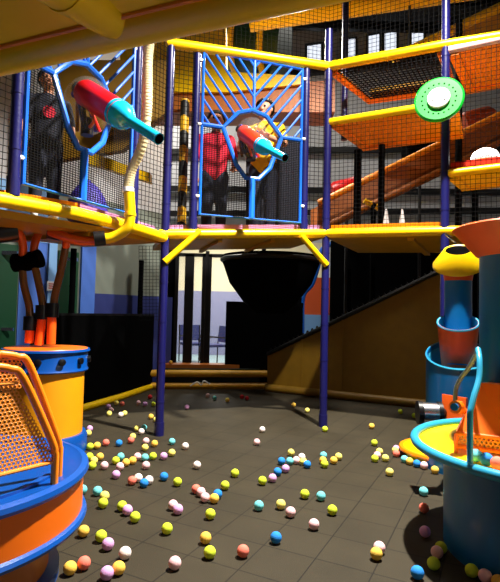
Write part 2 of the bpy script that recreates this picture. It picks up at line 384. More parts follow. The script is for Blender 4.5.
# ------------------------------------------------------------------ blaster panels
HOOP = [(-.37, 1.0), (-.19, 1.19), (-.02, 1.245), (.16, 1.2), (.36, .98), (.22, .6), (.08, .46), (-.08, .46), (-.2, .6)]
def inside(poly, x, z):
    c = False; n = len(poly)
    for i in range(n):
        (x1, z1), (x2, z2) = poly[i], poly[i-1]
        if (z1 > z) != (z2 > z) and x < (x2-x1)*(z-z1)/(z2-z1)+x1: c = not c
    return c
def blaster_panel(pa, pb, z0, z1, n, label, lz):
    u = (pb-pa); W = u.length; u = u.normalized(); mid = (pa+pb)/2; Hh = z1-z0; sx, sz = W/1.24, Hh/1.83
    f = lambda x, z: V((mid.x, mid.y, z0))+u*x*sx+Z*z*sz
    o = thing('shooting_screen', label, 'panel', f(0, 0))
    w, h = .62, 1.83
    MB().tube([f(-w, 0), f(w, 0), f(w, h), f(-w, h)], .02, 8, closed=True).build('outer_frame', 'panel', o)
    MB().tube([f(x, z) for x, z in HOOP], .028, 8, closed=True).build('hoop', 'panel', o)
    MB().tube([f(-w, 1.0), f(-.37, 1.0)], .026, 8).build('cross_bar', 'panel', o); MB().tube([f(w, .98), f(.36, .98)], .026, 8).build('cross_bar', 'panel', o)
    MB().tube([f(0, 0), f(0, .46)], .036, 8).build('centre_post', 'panel', o)
    MB().tube([f(0, 1.24), f(0, h)], .018, 8).build('centre_bar', 'panel', o)
    for sgx in (-1, 1):
        for k in range(9):
            zs = 1.12+.175*k                 # height at the outer side, falling 1.24 per unit inward
            pts = []
            for i in range(81):
                x = -w+w*i/80; z = zs-1.24*(x+w)
                ok = z <= h and z >= 1.0 and not inside(HOOP, x*1 if sgx < 0 else -x, z)
                if ok: pts.append((x, z))
                elif pts: break
            if len(pts) > 3: MB().tube([f(-sgx*pts[0][0]*-1 if False else (pts[0][0] if sgx < 0 else -pts[0][0]), pts[0][1]), f(pts[-1][0] if sgx < 0 else -pts[-1][0], pts[-1][1])], .0135, 8).build('slanted_bar', 'panel', o)
    nt = MB()
    for i in range(1, 40):
        x = -w+2*w*i/40
        zt = max([z for z in [1.0-j*.01 for j in range(100)] if not inside(HOOP, x, z)], default=1)
        if abs(x) < .35: 
            zz = [j*.01 for j in range(101) if not inside(HOOP, x, j*.01)]; 
            top = 0
            for z in zz:
                if z-top > .015: break
                top = z
        else: top = 1.0
        nt.tube([f(x, 0), f(x, top)], .0032, 4, caps=False)
    for j in range(1, 48):
        z = j*.0208
        xs = [-w+2*w*i/200 for i in range(201)]
        run = []
        for x in xs+[None]:
            if x is not None and not inside(HOOP, x, z): run.append(x)
            else:
                if len(run) > 2: nt.tube([f(run[0], z), f(run[-1], z)], .0032, 4, caps=False)
                run = []
    nt.build('net_infill', 'net', o)
    for sgx in (-1, 1):
        for z in (.2, 1.0, 1.72):
            MB().tube([f(sgx*w, z), f(sgx*(w+.05), z)], .018, 8).build('clamp', 'white', o)
    return o, f, u
zml = zM(ml)
pM, fM, uM = blaster_panel(onM(ml)+MID*.065, onM(mr_)-MID*.065, zof(onM(1), 219), zof(onM(1), 61), nM, 'bright blue panel with slanted bars around the orange blaster', 0)
pA, fA, uA = blaster_panel(onA(tl)+A*.08, onA(tr_)-A*.06, zA(.9)+.12, zA(.9)+1.86, nA, 'blue panel with slanted bars around the red blaster, left', 0)
def blaster(tip, joint, rear, rb_, rn, body, label, hc, hr):
    o = thing('ball_blaster', label, 'blaster', joint); d = (tip-joint).normalized(); d2 = (joint-rear).normalized()
    MB().tube([rear, rear+d2*.03, joint], [rb_*.9, rb_, rb_], 20).build('body', body, o)
    L = (tip-joint).length
    nz = MB().tube([joint-d*.02, joint+d*.07, joint+d*.13, joint+d*.17, tip-d*.01, tip], [rb_*1.0, rb_*.96, rb_*.66, rn, rn, rn*1.05], 20).build('nozzle', 'teal', o)
    MB().tube([tip, tip+d*.004], rn*.85, 16).build('muzzle', 'black', nz)
    MB().tube([joint-d*.03, joint+d*.0], rb_*1.04, 20).build('collar', 'teal', o)
    # clear feed dome, wiring and yoke behind the hoop
    MB().ball(hc, (hr, hr, hr*1.2), 24, 14).build('clear_dome', 'clear', o)
    MB().tube(bez([rear-Z*.1, rear-Z*.2+d*.02, hc-Z*hr*1.1]), .018, 8).build('cable', 'blackgloss', o)
    MB().tube(bez([rear+V((.05, 0, -.12)), rear+V((.1, -.02, -.26)), hc-Z*hr*1.0]), .014, 8).build('cable', 'hoseorange', o)
    MB().tube([hc-Z*hr*1.25, hc-Z*hr*.55], .055, 12).build('yoke', 'blackgloss', o)
    MB().tube([rear-d2*.1, rear], rb_*.5, 12).build('grip', 'blackgloss', o)
    for k in range(5):
        a = k*1.3; MB().tube(bez([hc+V((math.cos(a)*hr*.8, .03, hr*.5)), hc+V((math.sin(a)*hr*.6, .1, 0)), rear-d2*.05+V((0, 0, .04*k-.1)), hc+V((math.cos(a+2)*hr*.5, .05, -hr))], 5), .016, 8).build('cable', ['blackgloss', 'hosebrown', 'blackgloss', 'red', 'cushion'][k], o)
    for k in range(7):
        a = k*2.4; p = hc+V((math.cos(a)*hr*.55, math.sin(a)*hr*.35, hr*(.1+.09*k)))
        MB().ball(p, .034, 12, 8).build('loaded_ball', ['red', 'orangered', 'yellow', 'white', 'cushion', 'yellow', 'lilac'][k], o)
    return o
hM = fM(0, .9)
blaster(at(285, 158, 4.85), at(262, 146, 5.18), at(243, 132, 5.45), .088, .04, 'orangered', 'orange ball blaster with turquoise nozzle in the middle panel', hM+V((-.02, .0, .02)), .2)
hA = fA(.02, .88)
blaster(at(159, 139, 3.7), at(119, 114, 3.95), at(84, 92, 4.15), .115, .045, 'red', 'large red ball blaster with turquoise nozzle in the left panel', hA+V((-.02, .06, .02)), .21)

# ------------------------------------------------------------------ people
def person(root_loc, h, face, skin_m, top_m, leg_m, label, arms, hair_len=.0, print_m=None):
    """face = unit vector the person looks along; arms = ((dx_side,forward,up) elbow & hand per side) in units of h"""
    o = thing('person', label, 'person', root_loc)
    fwd = V((face[0], face[1], 0)).normalized(); side = V((fwd.y, -fwd.x, 0))
    def p(s, f, z): return V(root_loc)+side*s*h+fwd*f*h+Z*z*h
    def limb(b, pts, rad):
        for i in range(len(pts)-1): b.capsule(pts[i], rad[i]*h, pts[i+1], rad[i+1]*h)
    body, top, low = MB(), MB(), MB()
    hd = p(0, .008, .935)
    body.ball(hd, (.052*h, .056*h, .066*h)); body.ball(hd+fwd*.012*h-Z*.036*h, .04*h)
    body.capsule(p(0, 0, .82), .034*h, p(0, .005, .9), .031*h)
    body.capsule(hd+fwd*.05*h-Z*.002*h, .006*h, hd+fwd*.06*h-Z*.016*h, .0085*h)      # nose
    body.capsule(hd+fwd*.05*h-Z*.036*h-side*.013*h, .005*h, hd+fwd*.05*h-Z*.036*h+side*.013*h, .005*h)   # lips
    for s in (-1, 1): body.ball(hd+side*s*.053*h-Z*.005*h, (.009*h, .012*h, .018*h))
    body.capsule(p(0, 0, .79), .06*h, p(0, 0, .7), .065*h); body.capsule(p(-.06, 0, .78), .045*h, p(.06, 0, .78), .045*h)
    body.capsule(p(0, 0, .7), .068*h, p(0, 0, .56), .064*h); body.capsule(p(-.04, 0, .52), .058*h, p(.04, 0, .52), .058*h)
    top.capsule(p(-.055, 0, .785), .055*h, p(.055, 0, .785), .055*h); top.capsule(p(0, 0, .79), .066*h, p(0, .0, .52), .074*h); top.capsule(p(0, 0, .7), .078*h, p(0, .0, .56), .074*h); top.capsule(p(-.035, 0, .72), .067*h, p(-.03, 0, .52), .066*h)
    top.capsule(p(.035, 0, .72), .067*h, p(.03, 0, .52), .066*h)
    low.capsule(p(-.035, 0, .53), .063*h, p(.035, 0, .53), .063*h)
    for s, (el, ha) in zip((-1, 1), arms):
        sh = p(s*.108, 0, .785); e = p(s*el[0], el[1], el[2]); w = p(s*ha[0], ha[1], ha[2])
        limb(body, [sh, e, w], [.034, .026, .018]); limb(top, [sh, sh.lerp(e, .75)], [.046, .038])
        d = (w-e).normalized(); k = side if abs(d.dot(side)) < .8 else Z; ac = d.cross(k).normalized(); ac2 = ac.cross(d).normalized()
        palm = w+d*.045*h; body.capsule(w, .017*h, palm, .02*h); body.capsule(palm-ac2*.012*h, .013*h, palm+ac2*.012*h, .013*h)
        for i, (off, ln_) in enumerate(((-.02, .036), (-.007, .043), (.007, .041), (.019, .032))):
            q0 = palm+ac2*off*h; q1 = q0+d*ln_*.55*h; q2 = q1+(d*.6+ac*.5*-1).normalized()*ln_*.5*h
            limb(body, [q0, q1, q2], [.0068, .0062, .0055])
        t0 = w+d*.018*h+ac2*-.014*h; t1 = t0+(d*.6-ac2).normalized()*.024*h; limb(body, [t0, t1, t1+d*.02*h], [.009, .0075, .0065])
    for s in (-1, 1):
        hip, kn, an = p(s*.05, 0, .5), p(s*.055, .015, .28), p(s*.055, -.005, .045)
        limb(body, [hip, kn, an], [.055, .038, .024]); limb(low, [hip, kn, p(s*.055, -.004, .07)], [.062, .047, .037])
        body.capsule(p(s*.055, -.01, .022), .02*h, p(s*.06, .075, .016), .015*h)
        MB().capsule(p(s*.055, -.02, .024), .024*h, p(s*.062, .085, .02), .02*h).build('shoe', 'shoe', o)
    def remesh(ob, v):
        m = ob.modifiers.new('remesh', 'REMESH'); m.mode = 'VOXEL'; m.voxel_size = v; m.use_smooth_shade = True
        sm = ob.modifiers.new('smooth', 'SMOOTH'); sm.factor = .5; sm.iterations = 2
    remesh(body.build('body', skin_m, o), .0075); remesh(top.build('shirt', top_m, o), .014); remesh(low.build('trousers', leg_m, o), .014)
    hair = MB()
    c = hd-fwd*.008*h+Z*.012*h; rr = V((.06*h, .06*h, .062*h)); vs = []; n = 20
    for i in range(9):
        t = i/8
        for k in range(n):
            a = 2*math.pi*k/n; front = math.cos(a)
            lim = R_(62) if front > .45 else R_(62+(62+60*hair_len)*min(1, (.45-front)/.7))
            ph = t*lim; vs.append(c+side*math.sin(a)*math.sin(ph)*rr.x+fwd*front*math.sin(ph)*rr.y+Z*math.cos(ph)*rr.z)
    hair.add(vs, [(i*n+k, i*n+(k+1) % n, (i+1)*n+(k+1) % n, (i+1)*n+k) for i in range(8) for k in range(n)])
    ho = hair.build('hair', 'hair', o); sd = ho.modifiers.new('thick', 'SOLIDIFY'); sd.thickness = .012*h; sd.offset = 1
    for s in (-1, 1): MB().ball(hd+fwd*.052*h+side*s*.02*h+Z*.006*h, .0075*h, 10, 8).build('eye', 'eye', o)
    if print_m: MB().lathe([(.04*h, 0), (.04*h, .012)], p(0, .076, .7), 20, axis=fwd).build('chest_print', print_m, o)
    return o
toCam = lambda q: (V((0, 0, 0))-V((q.x, q.y, 0))).normalized()
q1 = at(214, 200, 6.2); zd = zM(.9)+.012
rel = (( (.15, .03, .62), (.14, .13, .54) ), ((.15, .0, .62), (.15, .06, .48)))
person(V((q1.x, q1.y, zd)), 1.66, toCam(q1), 'skin', 'redshirt', 'jeans', 'person in a red shirt and dark jeans standing left of the orange blaster', rel, .3)
q2 = at(263, 200, 5.95)
person(V((q2.x, q2.y, zd)), 1.72, (-.35, -.94), 'skin', 'yellowshirt', 'jeans', 'person in a yellow shirt reaching for the orange blaster', (((.17, .07, .65), (.1, .2, .66)), ((.16, .07, .65), (.07, .2, .64))), 0)
q3 = at(46, 150, 4.55)
person(V((q3.x, q3.y, zA(1)+.012)), 1.42, (.5, -.86), 'skin', 'navyshirt', 'jeans', 'person in dark shirt with round red print behind the left panel net', rel, 0, 'redshirt')

# ------------------------------------------------------------------ nets
def net(p, nu, nv, label, m='net', r=.003):
    return tag(MB().net(*p, nu, nv, r).build('safety_net', m), label, 'net')
tp = lambda p, z: V((p.x, p.y, z))
net([tp(onA(2.9), zA(2.9)+.05), tp(onA(tl), zA(tl)+.05), tp(onA(tl), 4.1), tp(onA(2.9), 4.1)], 22, 40, 'black safety net left of the red blaster panel')
net([tp(onA(tr_), zA(tr_)+.05), tp(P1, zP1+.05), tp(P1, zt1), tp(onA(tr_), 4.1)], 9, 40, 'black safety net behind the cream hose')
net([tp(onM(0), zP1+.05), tp(onM(ml), zM(ml)+.05), tp(onM(ml), zt1), tp(P1, zt1)], 6, 40, 'narrow black safety net between the two posts left of middle panel')
net([tp(onM(mr_), zM(mr_)+.05), tp(P2, zP2+.05), tp(P2, zt2), tp(onM(mr_), zt2)], 5, 40, 'narrow black safety net between the two posts right of middle panel')
net([tp(P2, zP2+.05), tp(onB(rb), zB(rb)+.05), tp(onB(rb), zt3), tp(P2, zt2)], 26, 40, 'black safety net filling the bay between right posts', r=.0026)
net([tp(onB(rb), zB(rb)+.05), tp(onB(2.6), zB(2.6)+.05), tp(onB(2.6), zr2), tp(onB(rb), zt3)], 26, 40, 'black safety net right of the green disc post', r=.0026)
net([tp(P1, zt1+.05), tp(P2, zt2+.05), tp(P2, zt2+.9), tp(P1, zt1+.9)], 36, 18, 'black safety net above the middle top rail', r=.0026)
net([tp(P2, zt2+.05), tp(onB(2.6), zr2+.1), tp(onB(2.6), zr2+1), tp(P2, zt2+.9)], 50, 18, 'black safety net above the right top rail', r=.0026)
ql = [at(139, 246, 7.2), at(166, 246, 7.6), at(166, 320, 7.6), at(139, 320, 7.2)]
net(ql, 8, 22, 'black net under left deck beside the first navy post')

# ------------------------------------------------------------------ upper level things
def plat(name, ta, tb, za, zb, w, th, m_top, m_under, label, back_in=0):
    a, b = tp(onB(ta), za), tp(onB(tb), zb)
    o = thing(name, label, 'platform', a-Z*th)
    a2, b2 = a+nB*w+B*back_in, b+nB*w
    MB().slab([p-Z*th for p in (a, b, b2, a2)], Z*th*.8).build('underside', m_under, o)
    MB().tube([a-Z*.03, b-Z*.03], .045, 12).build('edge_tube', m_top, o)
    MB().slab([p-Z*(th+.025) for p in (a+nB*(w-.1)+B*back_in*.9, b+nB*(w-.1), b2, a2)], Z*.03).build('back_strip', m_under, o)
    MB().slab([p-Z*(th+.02) for p in (a, a+B*.1, a2+B*.1, a2)], Z*.03).build('end_strip', m_under, o)
    return o
z1, z1b = zof(P2, 120), zof(onB(rb), 101)
plat('padded_platform', .03, rb+.12, z1, z1b, 1.0, .07, 'yellow', 'orange', 'orange padded platform with yellow front edge left of the green disc', .15)
plat('padded_platform', rb+.03, 2.6, zt3+.0, zr2-.02+.05, 1.05, .08, 'pinkpad', 'orange', 'orange padded platform at top right beside the disc post', .12)
z3 = zof(onB(rb), 171)
plat('padded_platform', rb+.03, 2.6, z3, z3+.02, .55, .08, 'yellow', 'yellow', 'yellow padded platform at far right under the white lamp', .1)
a, b = tp(onB(rb+.05)+nB*.05, z3+.03), tp(onB(2.6)+nB*.05, z3+.05)
tag(MB().slab([a, b, b+Z*.07, a+Z*.07], nB*.06).build('kick_board', 'orangered'), 'red orange kick board on the yellow platform at far right', 'kick board')
# top deck frame with dark net floor
fr = thing('netted_deck_frame', 'orange edged deck frame with black net floor under the right top rail', 'deck', tp(P2, zt2-.1))
c4 = [tp(onB(.05)+nB*.05, zt2-.04), tp(onB(rb-.05)+nB*.05, zt3-.0), tp(onB(rb)+nB*1.05, zt3-.0), tp(onB(.25)+nB*1.0, zt2-.04)]
MB().tube([c4[0], c4[3], c4[2], c4[1]], .05, 10).build('border_pad', 'orange', fr)
MB().net(*c4, 22, 16, .009).build('net_floor', 'net', fr)
MB().slab([c4[3].lerp(c4[2], .05)+Z*.02-nB*.2, c4[3].lerp(c4[2], .8)+Z*.02-nB*.2, c4[3].lerp(c4[2], .8)+Z*.02, c4[3].lerp(c4[2], .05)+Z*.02], Z*.05).build('foam_sheet', 'brown', fr)
# big padded slide on the far side
s0, s1 = at(318, 214, 7.6), at(520, 116, 7.2)
sl = thing('padded_slide', 'long orange brown slide sloping up to the right behind the net', 'slide', s0)
w = V((0, .9, 0)); dz = Z*.2
MB().slab([s0-dz, s1-dz, s1+w-dz, s0+w-dz], Z*.06).build('slide_bed', 'brown2', sl)
MB().slab([s0-dz*1.2, s1-dz*1.2, s1+dz*.8, s0+dz*.8], V((0, .07, 0))).build('side_wall', 'brown2', sl)
MB().slab([s0-dz*1.2+w, s1-dz*1.2+w, s1+dz*1.3+w, s0+dz*1.3+w], V((0, .07, 0))).build('side_wall', 'brown2', sl)
for u in (.35, .9):
    q = s0.lerp(s1, u)+V((0, .8, 0)); MB().tube([V((q.x, q.y, 0)), q-dz], .045, 10).build('support_leg', 'black', sl)
MB().tube([s0+dz*.85, s1+dz*.85], .05, 10).build('top_pad', 'orange', sl)
MB().tube([s0-dz*1.25, s1-dz*1.25], .05, 10).build('lower_pad', 'brown2', sl)
for px, py, rr, m, lab in ((347, 188, .17, 'red', 'red round bolster behind the lower part of the slide'), (477, 121, .22, 'funnel', 'dull red round bolster behind the upper part of the slide'), (420, 150, .2, 'black', 'black round bolster behind the middle of the slide')):
    p = at(px, py, 8.9)
    o = thing('round_bolster', lab, 'bolster', p); MB().lathe([(0, -.3), (rr*.8, -.3), (rr, -.22), (rr, .22), (rr*.8, .3), (0, .3)], p, 24, axis=(1, .1, .3)).build('cover', m, o)
    MB().tube([p-Z*rr*.9, V((p.x, p.y, 0))], .03, 8).build('support', 'steel', o)
for px, y0, zb, D, rr, m, lab in ((358, 150, None, 6.3, .05, 'black', 'black post behind the net right of the second navy post'), (382, 145, None, 6.35, .04, 'black', 'thin black post below the orange platform, middle of right bay'), (459, 20, None, 6.42, .045, 'black', 'black post just right of the disc post'), (346, -5, 3.62, 6.4, .042, 'navy', 'slim navy post standing on the orange platform left of the disc')):
    t0 = at(px, y0, D)
    post(V((t0.x, t0.y, 0)), zB(.8)+.012 if zb is None else zb, t0.z, rr, lab, 'support_post', m, sleeve=False)
for px, D, lab in ((74, 6.6, 'black post in front of the second green door under left deck'), (142, 7.95, 'black post at the edge of the net under left deck')):
    t0 = at(px, 246, D); post(V((t0.x, t0.y, 0)), 0, 2.12, .04, lab, 'support_post', 'black', sleeve=False)
a, b = at(250, 22, 7.6), at(480, -12, 7.0)
o = thing('far_beam', 'dim yellow padded beam high at the back behind the top rail', 'beam', a); MB().tube([a, b], .15, 16).build('foam_sleeve', 'yellow', o)
for q in (a.lerp(b, .1), a.lerp(b, .9)): MB().tube([q, tp(q, CZ-.1)], .02, 8).build('hanger', 'steel', o)
a, b = at(392, 59, 7.2), at(512, 2, 6.8)
o = thing('sloping_rail', 'yellow rail sloping up to the right behind the disc post', 'rail', a); MB().tube([a, b], .07, 12).build('foam_sleeve', 'yellow', o)
MB().slab([a.lerp(b, .55)-Z*.08, b-Z*.08, b-Z*.75, a.lerp(b, .55)-Z*.5], V((0, .05, 0))).build('ochre_skirt', 'brown', o)
for q in (a.lerp(b, .15), a.lerp(b, .95)): MB().tube([q, tp(q, CZ-.1)], .02, 8).build('hanger', 'steel', o)
# glowing white dome on the yellow platform, hazard bar, cones
p = at(485, 160, 5.35); lo = thing('white_dome', 'glowing white dome above the yellow platform at far right', 'glow', p-Z*.02)
MB().lathe([(.14, 0), (.15, .03), (.12, .085), (.06, .12), (0, .13)], p, 24).build('dome', 'glow', lo)
MB().lathe([(.155, -.02), (.155, .005)], p, 24).build('base_ring', 'white', lo)
a, b = at(364, 201, 7.2), at(383, 210, 7.2)
o = thing('padded_bar', 'short yellow and black padded bar below the slide', 'bar', b); MB().tube([a, b], .04, 10).build('foam_sleeve', 'yellow', o); MB().tube([a.lerp(b, .4), a.lerp(b, .6)], .042, 10).build('dark_band', 'black', o)
for px, lab in ((386, 'left of two white cones standing on the right deck'), (402, 'right of two white cones standing on the right deck')):
    p = at(px, 229, 5.95); p.z = zB(.8)+.012; o = thing('white_cone', lab, 'cone', p); MB().lathe([(.06, .02), (.012, .36), (0, .365)], p, 16).build('cone_body', 'white', o); MB().box(p+Z*.01, (.13, .13, .02)).build('cone_base', 'white', o)
# green disc
gc = at(439, 100, 4.95); gn = V((-.42, -.9, .12)).normalized()
gd = thing('target_disc', 'round green target disc with white hub on navy post', 'disc', gc)
MB().lathe([(.105, -.02), (.225, -.02), (.243, -.005), (.243, .015), (.225, .03), (.105, .03)], gc, 48, axis=gn, close=True).build('green_ring', 'green', gd)
MB().lathe([(.11, -.02), (.11, .055), (.1, .062), (0, .066)], gc, 40, axis=gn).build('white_hub', 'white', gd)
gu = gn.cross(Z).normalized(); gv = gu.cross(gn)
for k in range(20):
    a = 2*math.pi*k/20; MB().lathe([(.0085, 0), (.0085, .033)], gc+(gu*math.cos(a)+gv*math.sin(a))*.165, 10, axis=gn).build('hole', 'black', gd)
for k in range(3):
    a = R_(90+120*k); MB().lathe([(.007, 0), (.007, .068)], gc+(gu*math.cos(a)+gv*math.sin(a))*.068, 8, axis=gn).build('screw', 'steel', gd)
MB().tube([gc-gn*.02, gc-gn*.14], .03, 10).build('bracket', 'steel', gd)
# yellow and orange pads on the floor above
up = thing('overhead_pads', 'bright yellow and orange padded overhead block behind the middle panel', 'pad', at(240, 95, 6.6))
MB().slab([at(120, 30, 6.5), at(226, 22, 6.5), at(226, 72, 6.5), at(310, 76, 6.5), at(310, 83, 6.5), at(228, 92, 6.5), at(120, 92, 6.5)], V((0, .5, 0))).build('yellow_face', 'yellow', up)
MB().slab([at(130, 92, 6.55), at(335, 80, 6.55), at(335, 112, 6.55), at(200, 112, 6.55), at(130, 112, 6.55)], V((0, .5, 0))).build('orange_face', 'brown2', up)
o = tag(MB().slab([at(84, 150, 5.8), at(150, 173, 5.8), at(150, 182, 5.8), at(84, 162, 5.8)], V((0, .12, 0))).build('sloping_pad', 'yellow'), 'yellow sloping pad behind the cream hose', 'pad')
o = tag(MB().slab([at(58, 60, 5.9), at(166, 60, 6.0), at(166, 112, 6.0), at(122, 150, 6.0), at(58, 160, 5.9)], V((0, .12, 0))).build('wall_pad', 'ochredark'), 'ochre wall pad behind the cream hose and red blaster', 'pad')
# green tube slide
g0, g1 = at(222, 30, 8.0), at(275, 52, 8.0)
ts = thing('tube_slide', 'dark green tube slide with yellow rings above the middle rail', 'slide', at(250, 60, 9))
cc = [at(x, 40, 8.2) for x in (215, 245, 266)]
MB().tube([at(205, 40, 9.3), at(285, 44, 8.9)], .53, 24).build('tube', 'darkgreen', ts)
for px in (256, 268):
    q = at(px, 60, 9.05); MB().tube([V((q.x, q.y, 0)), V((q.x, q.y, q.z))], .04, 10).build('support_leg', 'black', ts)
for x, yy in ((240, 9.12), (268, 8.98)):
    c0 = at(x, 42, yy); d0 = (at(285, 44, 8.9)-at(205, 40, 9.3)).normalized(); q = d0.cross(Z).normalized(); 
    MB().tube([c0+(q*math.cos(t*math.pi/16)+d0.cross(q)*math.sin(t*math.pi/16))*.57 for t in range(32)], .06, 8, closed=True).build('flange_ring', 'yellow', ts)
# hazard wrapped column
hz = at(182, 206, 6.4); hp = thing('striped_column', 'column wrapped in black and yellow diagonal stripes left of middle panel', 'post', V((hz.x, hz.y, zP1+.012)))
MB().tube([V((hz.x, hz.y, zP1+.012)), V((hz.x, hz.y, at(182, 100, 6.4).z))], .06, 16).build('striped_wrap', 'hazard', hp)
# violet cushion on left deck
cp = at(88, 186, 4.75); cp.z = zA(.8)+.01
vb = thing('beanbag', 'violet blue round beanbag on left deck behind the net', 'beanbag', cp)
MB().lathe([(0, 0), (.15, 0), (.19, .06), (.2, .14), (.17, .27), (.1, .38), (.0, .44)], cp, 24).build('cover', 'cushion', vb); MB().ball(cp+Z*.43, .025, 10, 8).build('tuft', 'cushion', vb)
# dark figure-height banner pieces behind lower net of the middle panel
bn = at(270, 172, 6.9)
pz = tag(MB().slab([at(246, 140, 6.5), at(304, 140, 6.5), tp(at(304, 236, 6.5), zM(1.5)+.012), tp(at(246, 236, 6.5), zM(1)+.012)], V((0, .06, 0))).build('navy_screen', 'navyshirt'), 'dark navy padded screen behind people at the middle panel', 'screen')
fl = thing('pennant', 'yellow triangular pennant behind the net right of blaster post', 'pennant', tp(at(273, 172, 6.32), zM(1.1)+.012))
MB().tube([tp(at(274, 172, 6.32), zM(1.1)+.012), at(274, 164, 6.32)], .012, 8).build('pole', 'steel', fl)
(MB().slab([at(259, 172, 6.3), at(274, 166, 6.3), at(274, 182, 6.3), at(268, 178, 6.3)], V((0, .03, 0))).build('flag', 'yellowshirt', fl))

# ------------------------------------------------------------------ hoses under the left deck
hz_ = thing('rope_hose', 'thick cream ribbed hose hanging down into a yellow elbow', 'hose', at(128, 190, 4.45))
pth = bez([at(154, 20, 4.3), at(148, 55, 4.3), at(147, 110, 4.3), at(142, 145, 4.35), at(131, 172, 4.4), at(128, 193, 4.4)], 8)
MB().tube(pth, .043, 12).build('hose_tube', 'rope', hz_)
L = sum((pth[i+1]-pth[i]).length for i in range(len(pth)-1)); rg = MB()
for i in range(len(pth)-1):
    n_ = max(1, int((pth[i+1]-pth[i]).length/.022))
    for k in range(n_):
        q = pth[i].lerp(pth[i+1], k/n_); d = (pth[i+1]-pth[i]).normalized(); rg.tube([q-d*.005, q+d*.005], .047, 12)
rg.build('ribs', 'rope', hz_)
MB().tube([at(128, 190, 4.4)+Z*.02, at(128, 192, 4.4)], .055, 12).build('ring_clamp', 'white', hz_)
el = thing('pipe_elbow', 'yellow pipe elbow below the cream hose at left deck edge', 'pipe', at(128, 230, 4.4))
MB().tube(bez([at(129, 192, 4.4), at(130, 215, 4.4), at(127, 228, 4.4), at(114, 237, 4.4), at(103, 239, 4.38)], 6), .048, 14).build('bent_pipe', 'yellow', el)
MB().tube([at(130, 213, 4.4), at(130, 216, 4.4)], .054, 14).build('joint_ring', 'yellow', el)
hs = thing('orange_hose', 'orange red hose running under left deck between black couplings', 'hose', at(80, 238, 4.35))
MB().tube(bez([at(104, 239, 4.38), at(92, 241, 4.38), at(76, 240, 4.35), at(60, 235, 4.3), at(50, 231, 4.3)], 6), .042, 12).build('hose_tube', 'hoseorange', hs)
for a, b in (((105, 238), (94, 239)), ((61, 234), (48, 231))): MB().tube([at(*a, 4.37), at(*b, 4.34)], .066, 14).build('coupling', 'blackgloss', hs)
def drop(label, top, mid, low, end, D, Db):
    o = thing('feed_hose', label, 'hose', at(end[0], end[1], Db))
    MB().tube(bez(top, 6), .036, 12).build('upper_bend', 'hoseorange', o)
    p = [at(*q, D) for q in mid]; MB().tube(bez(p, 6), .034, 12).build('clear_section', 'hosebrown', o)
    MB().tube([at(*low, D)-Z*.03, at(*low, D)+Z*.1], .06, 14).build('lower_coupling', 'blackgloss', o)
    e = at(*end, Db); MB().tube([at(*low, D)-Z*.02, e], .04, 14).build('orange_stub', 'hoseorange', o)
    return o
D = 4.5
drop('left feed hose with orange upper bend, dropping into yellow barrel', [at(10, 228, 4.2), at(19, 233, 4.3), at(23, 246, 4.4), at(22, 260, D)], [(22, 262), (24, 285), (29, 305), (30, 320)], (30, 327), (29, 343), D, D)
drop('middle feed hose of three dropping into yellow barrel', [at(46, 226, 4.45), at(40, 231, D), at(35, 243, D), at(33, 258, D)], [(34, 262), (38, 280), (42, 300), (43, 312)], (42, 316), (39, 345), D, D)
drop('right feed hose of three, straight tan hose into yellow barrel', [at(68, 238, 4.4), at(67, 240, 4.4), at(66, 243, 4.42), at(66, 246, 4.45)], [(66, 245), (61, 270), (55, 295), (53, 312)], (52, 314), (51, 344), D, D)
cpo = at(27, 262, D-.02)
tag(MB().tube([at(14, 263, D), at(27, 262, D), at(41, 258, D)], .085, 14).build('twin_coupling', 'black'), 'black double clamp joining two hoses above the barrel', 'clamp')
tag(MB().tube([at(-8, 232, 4.1), at(4, 231, 4.15), at(15, 229, 4.2)], .1, 14).build('hose_coupling', 'blackgloss'), 'large black hose coupling under the far left deck edge', 'coupling')
# yellow barrel
bx, by, br = at(47, 345, 4.55).x, 4.55, .348
zt = at(48, 348, 4.55).z
bl = thing('barrel', 'golden yellow barrel with blue band and orange lid, fed by three hoses', 'barrel', (bx, by, 0))
MB().lathe([(br-.01, .06), (br-.01, zt-.2)], (bx, by, 0), 48).build('drum', 'drumyellow', bl)
bd = MB().lathe([(br-.01, zt-.2), (br+.02, zt-.2), (br+.025, zt-.19), (br+.015, zt-.17), (br+.015, zt-.03), (br+.035, zt-.02), (br+.03, zt), (br, zt)], (bx, by, 0), 48).build('blue_band', 'baseblue', bl)
for k in range(12):
    a = R_(30*k+12); d = V((math.cos(a), math.sin(a), 0)); c = V((bx, by, zt-.1))+d*(br+.01)
    MB().lathe([(.03, 0), (.03, .03), (.02, .034), (0, .034)], c, 12, axis=d).build('bolt_cap', 'blackgloss', bd)
MB().lathe([(br+.02, zt-.01), (br+.01, zt+.006), (0, zt+.012)], (bx, by, 0), 48).build('lid', 'drumorange', bl)
MB().lathe([(br+.035, 0), (br+.035, .14), (br+.02, .17), (br-.01, .17)], (bx, by, 0), 48).build('foot_ring', 'baseblue', bl)

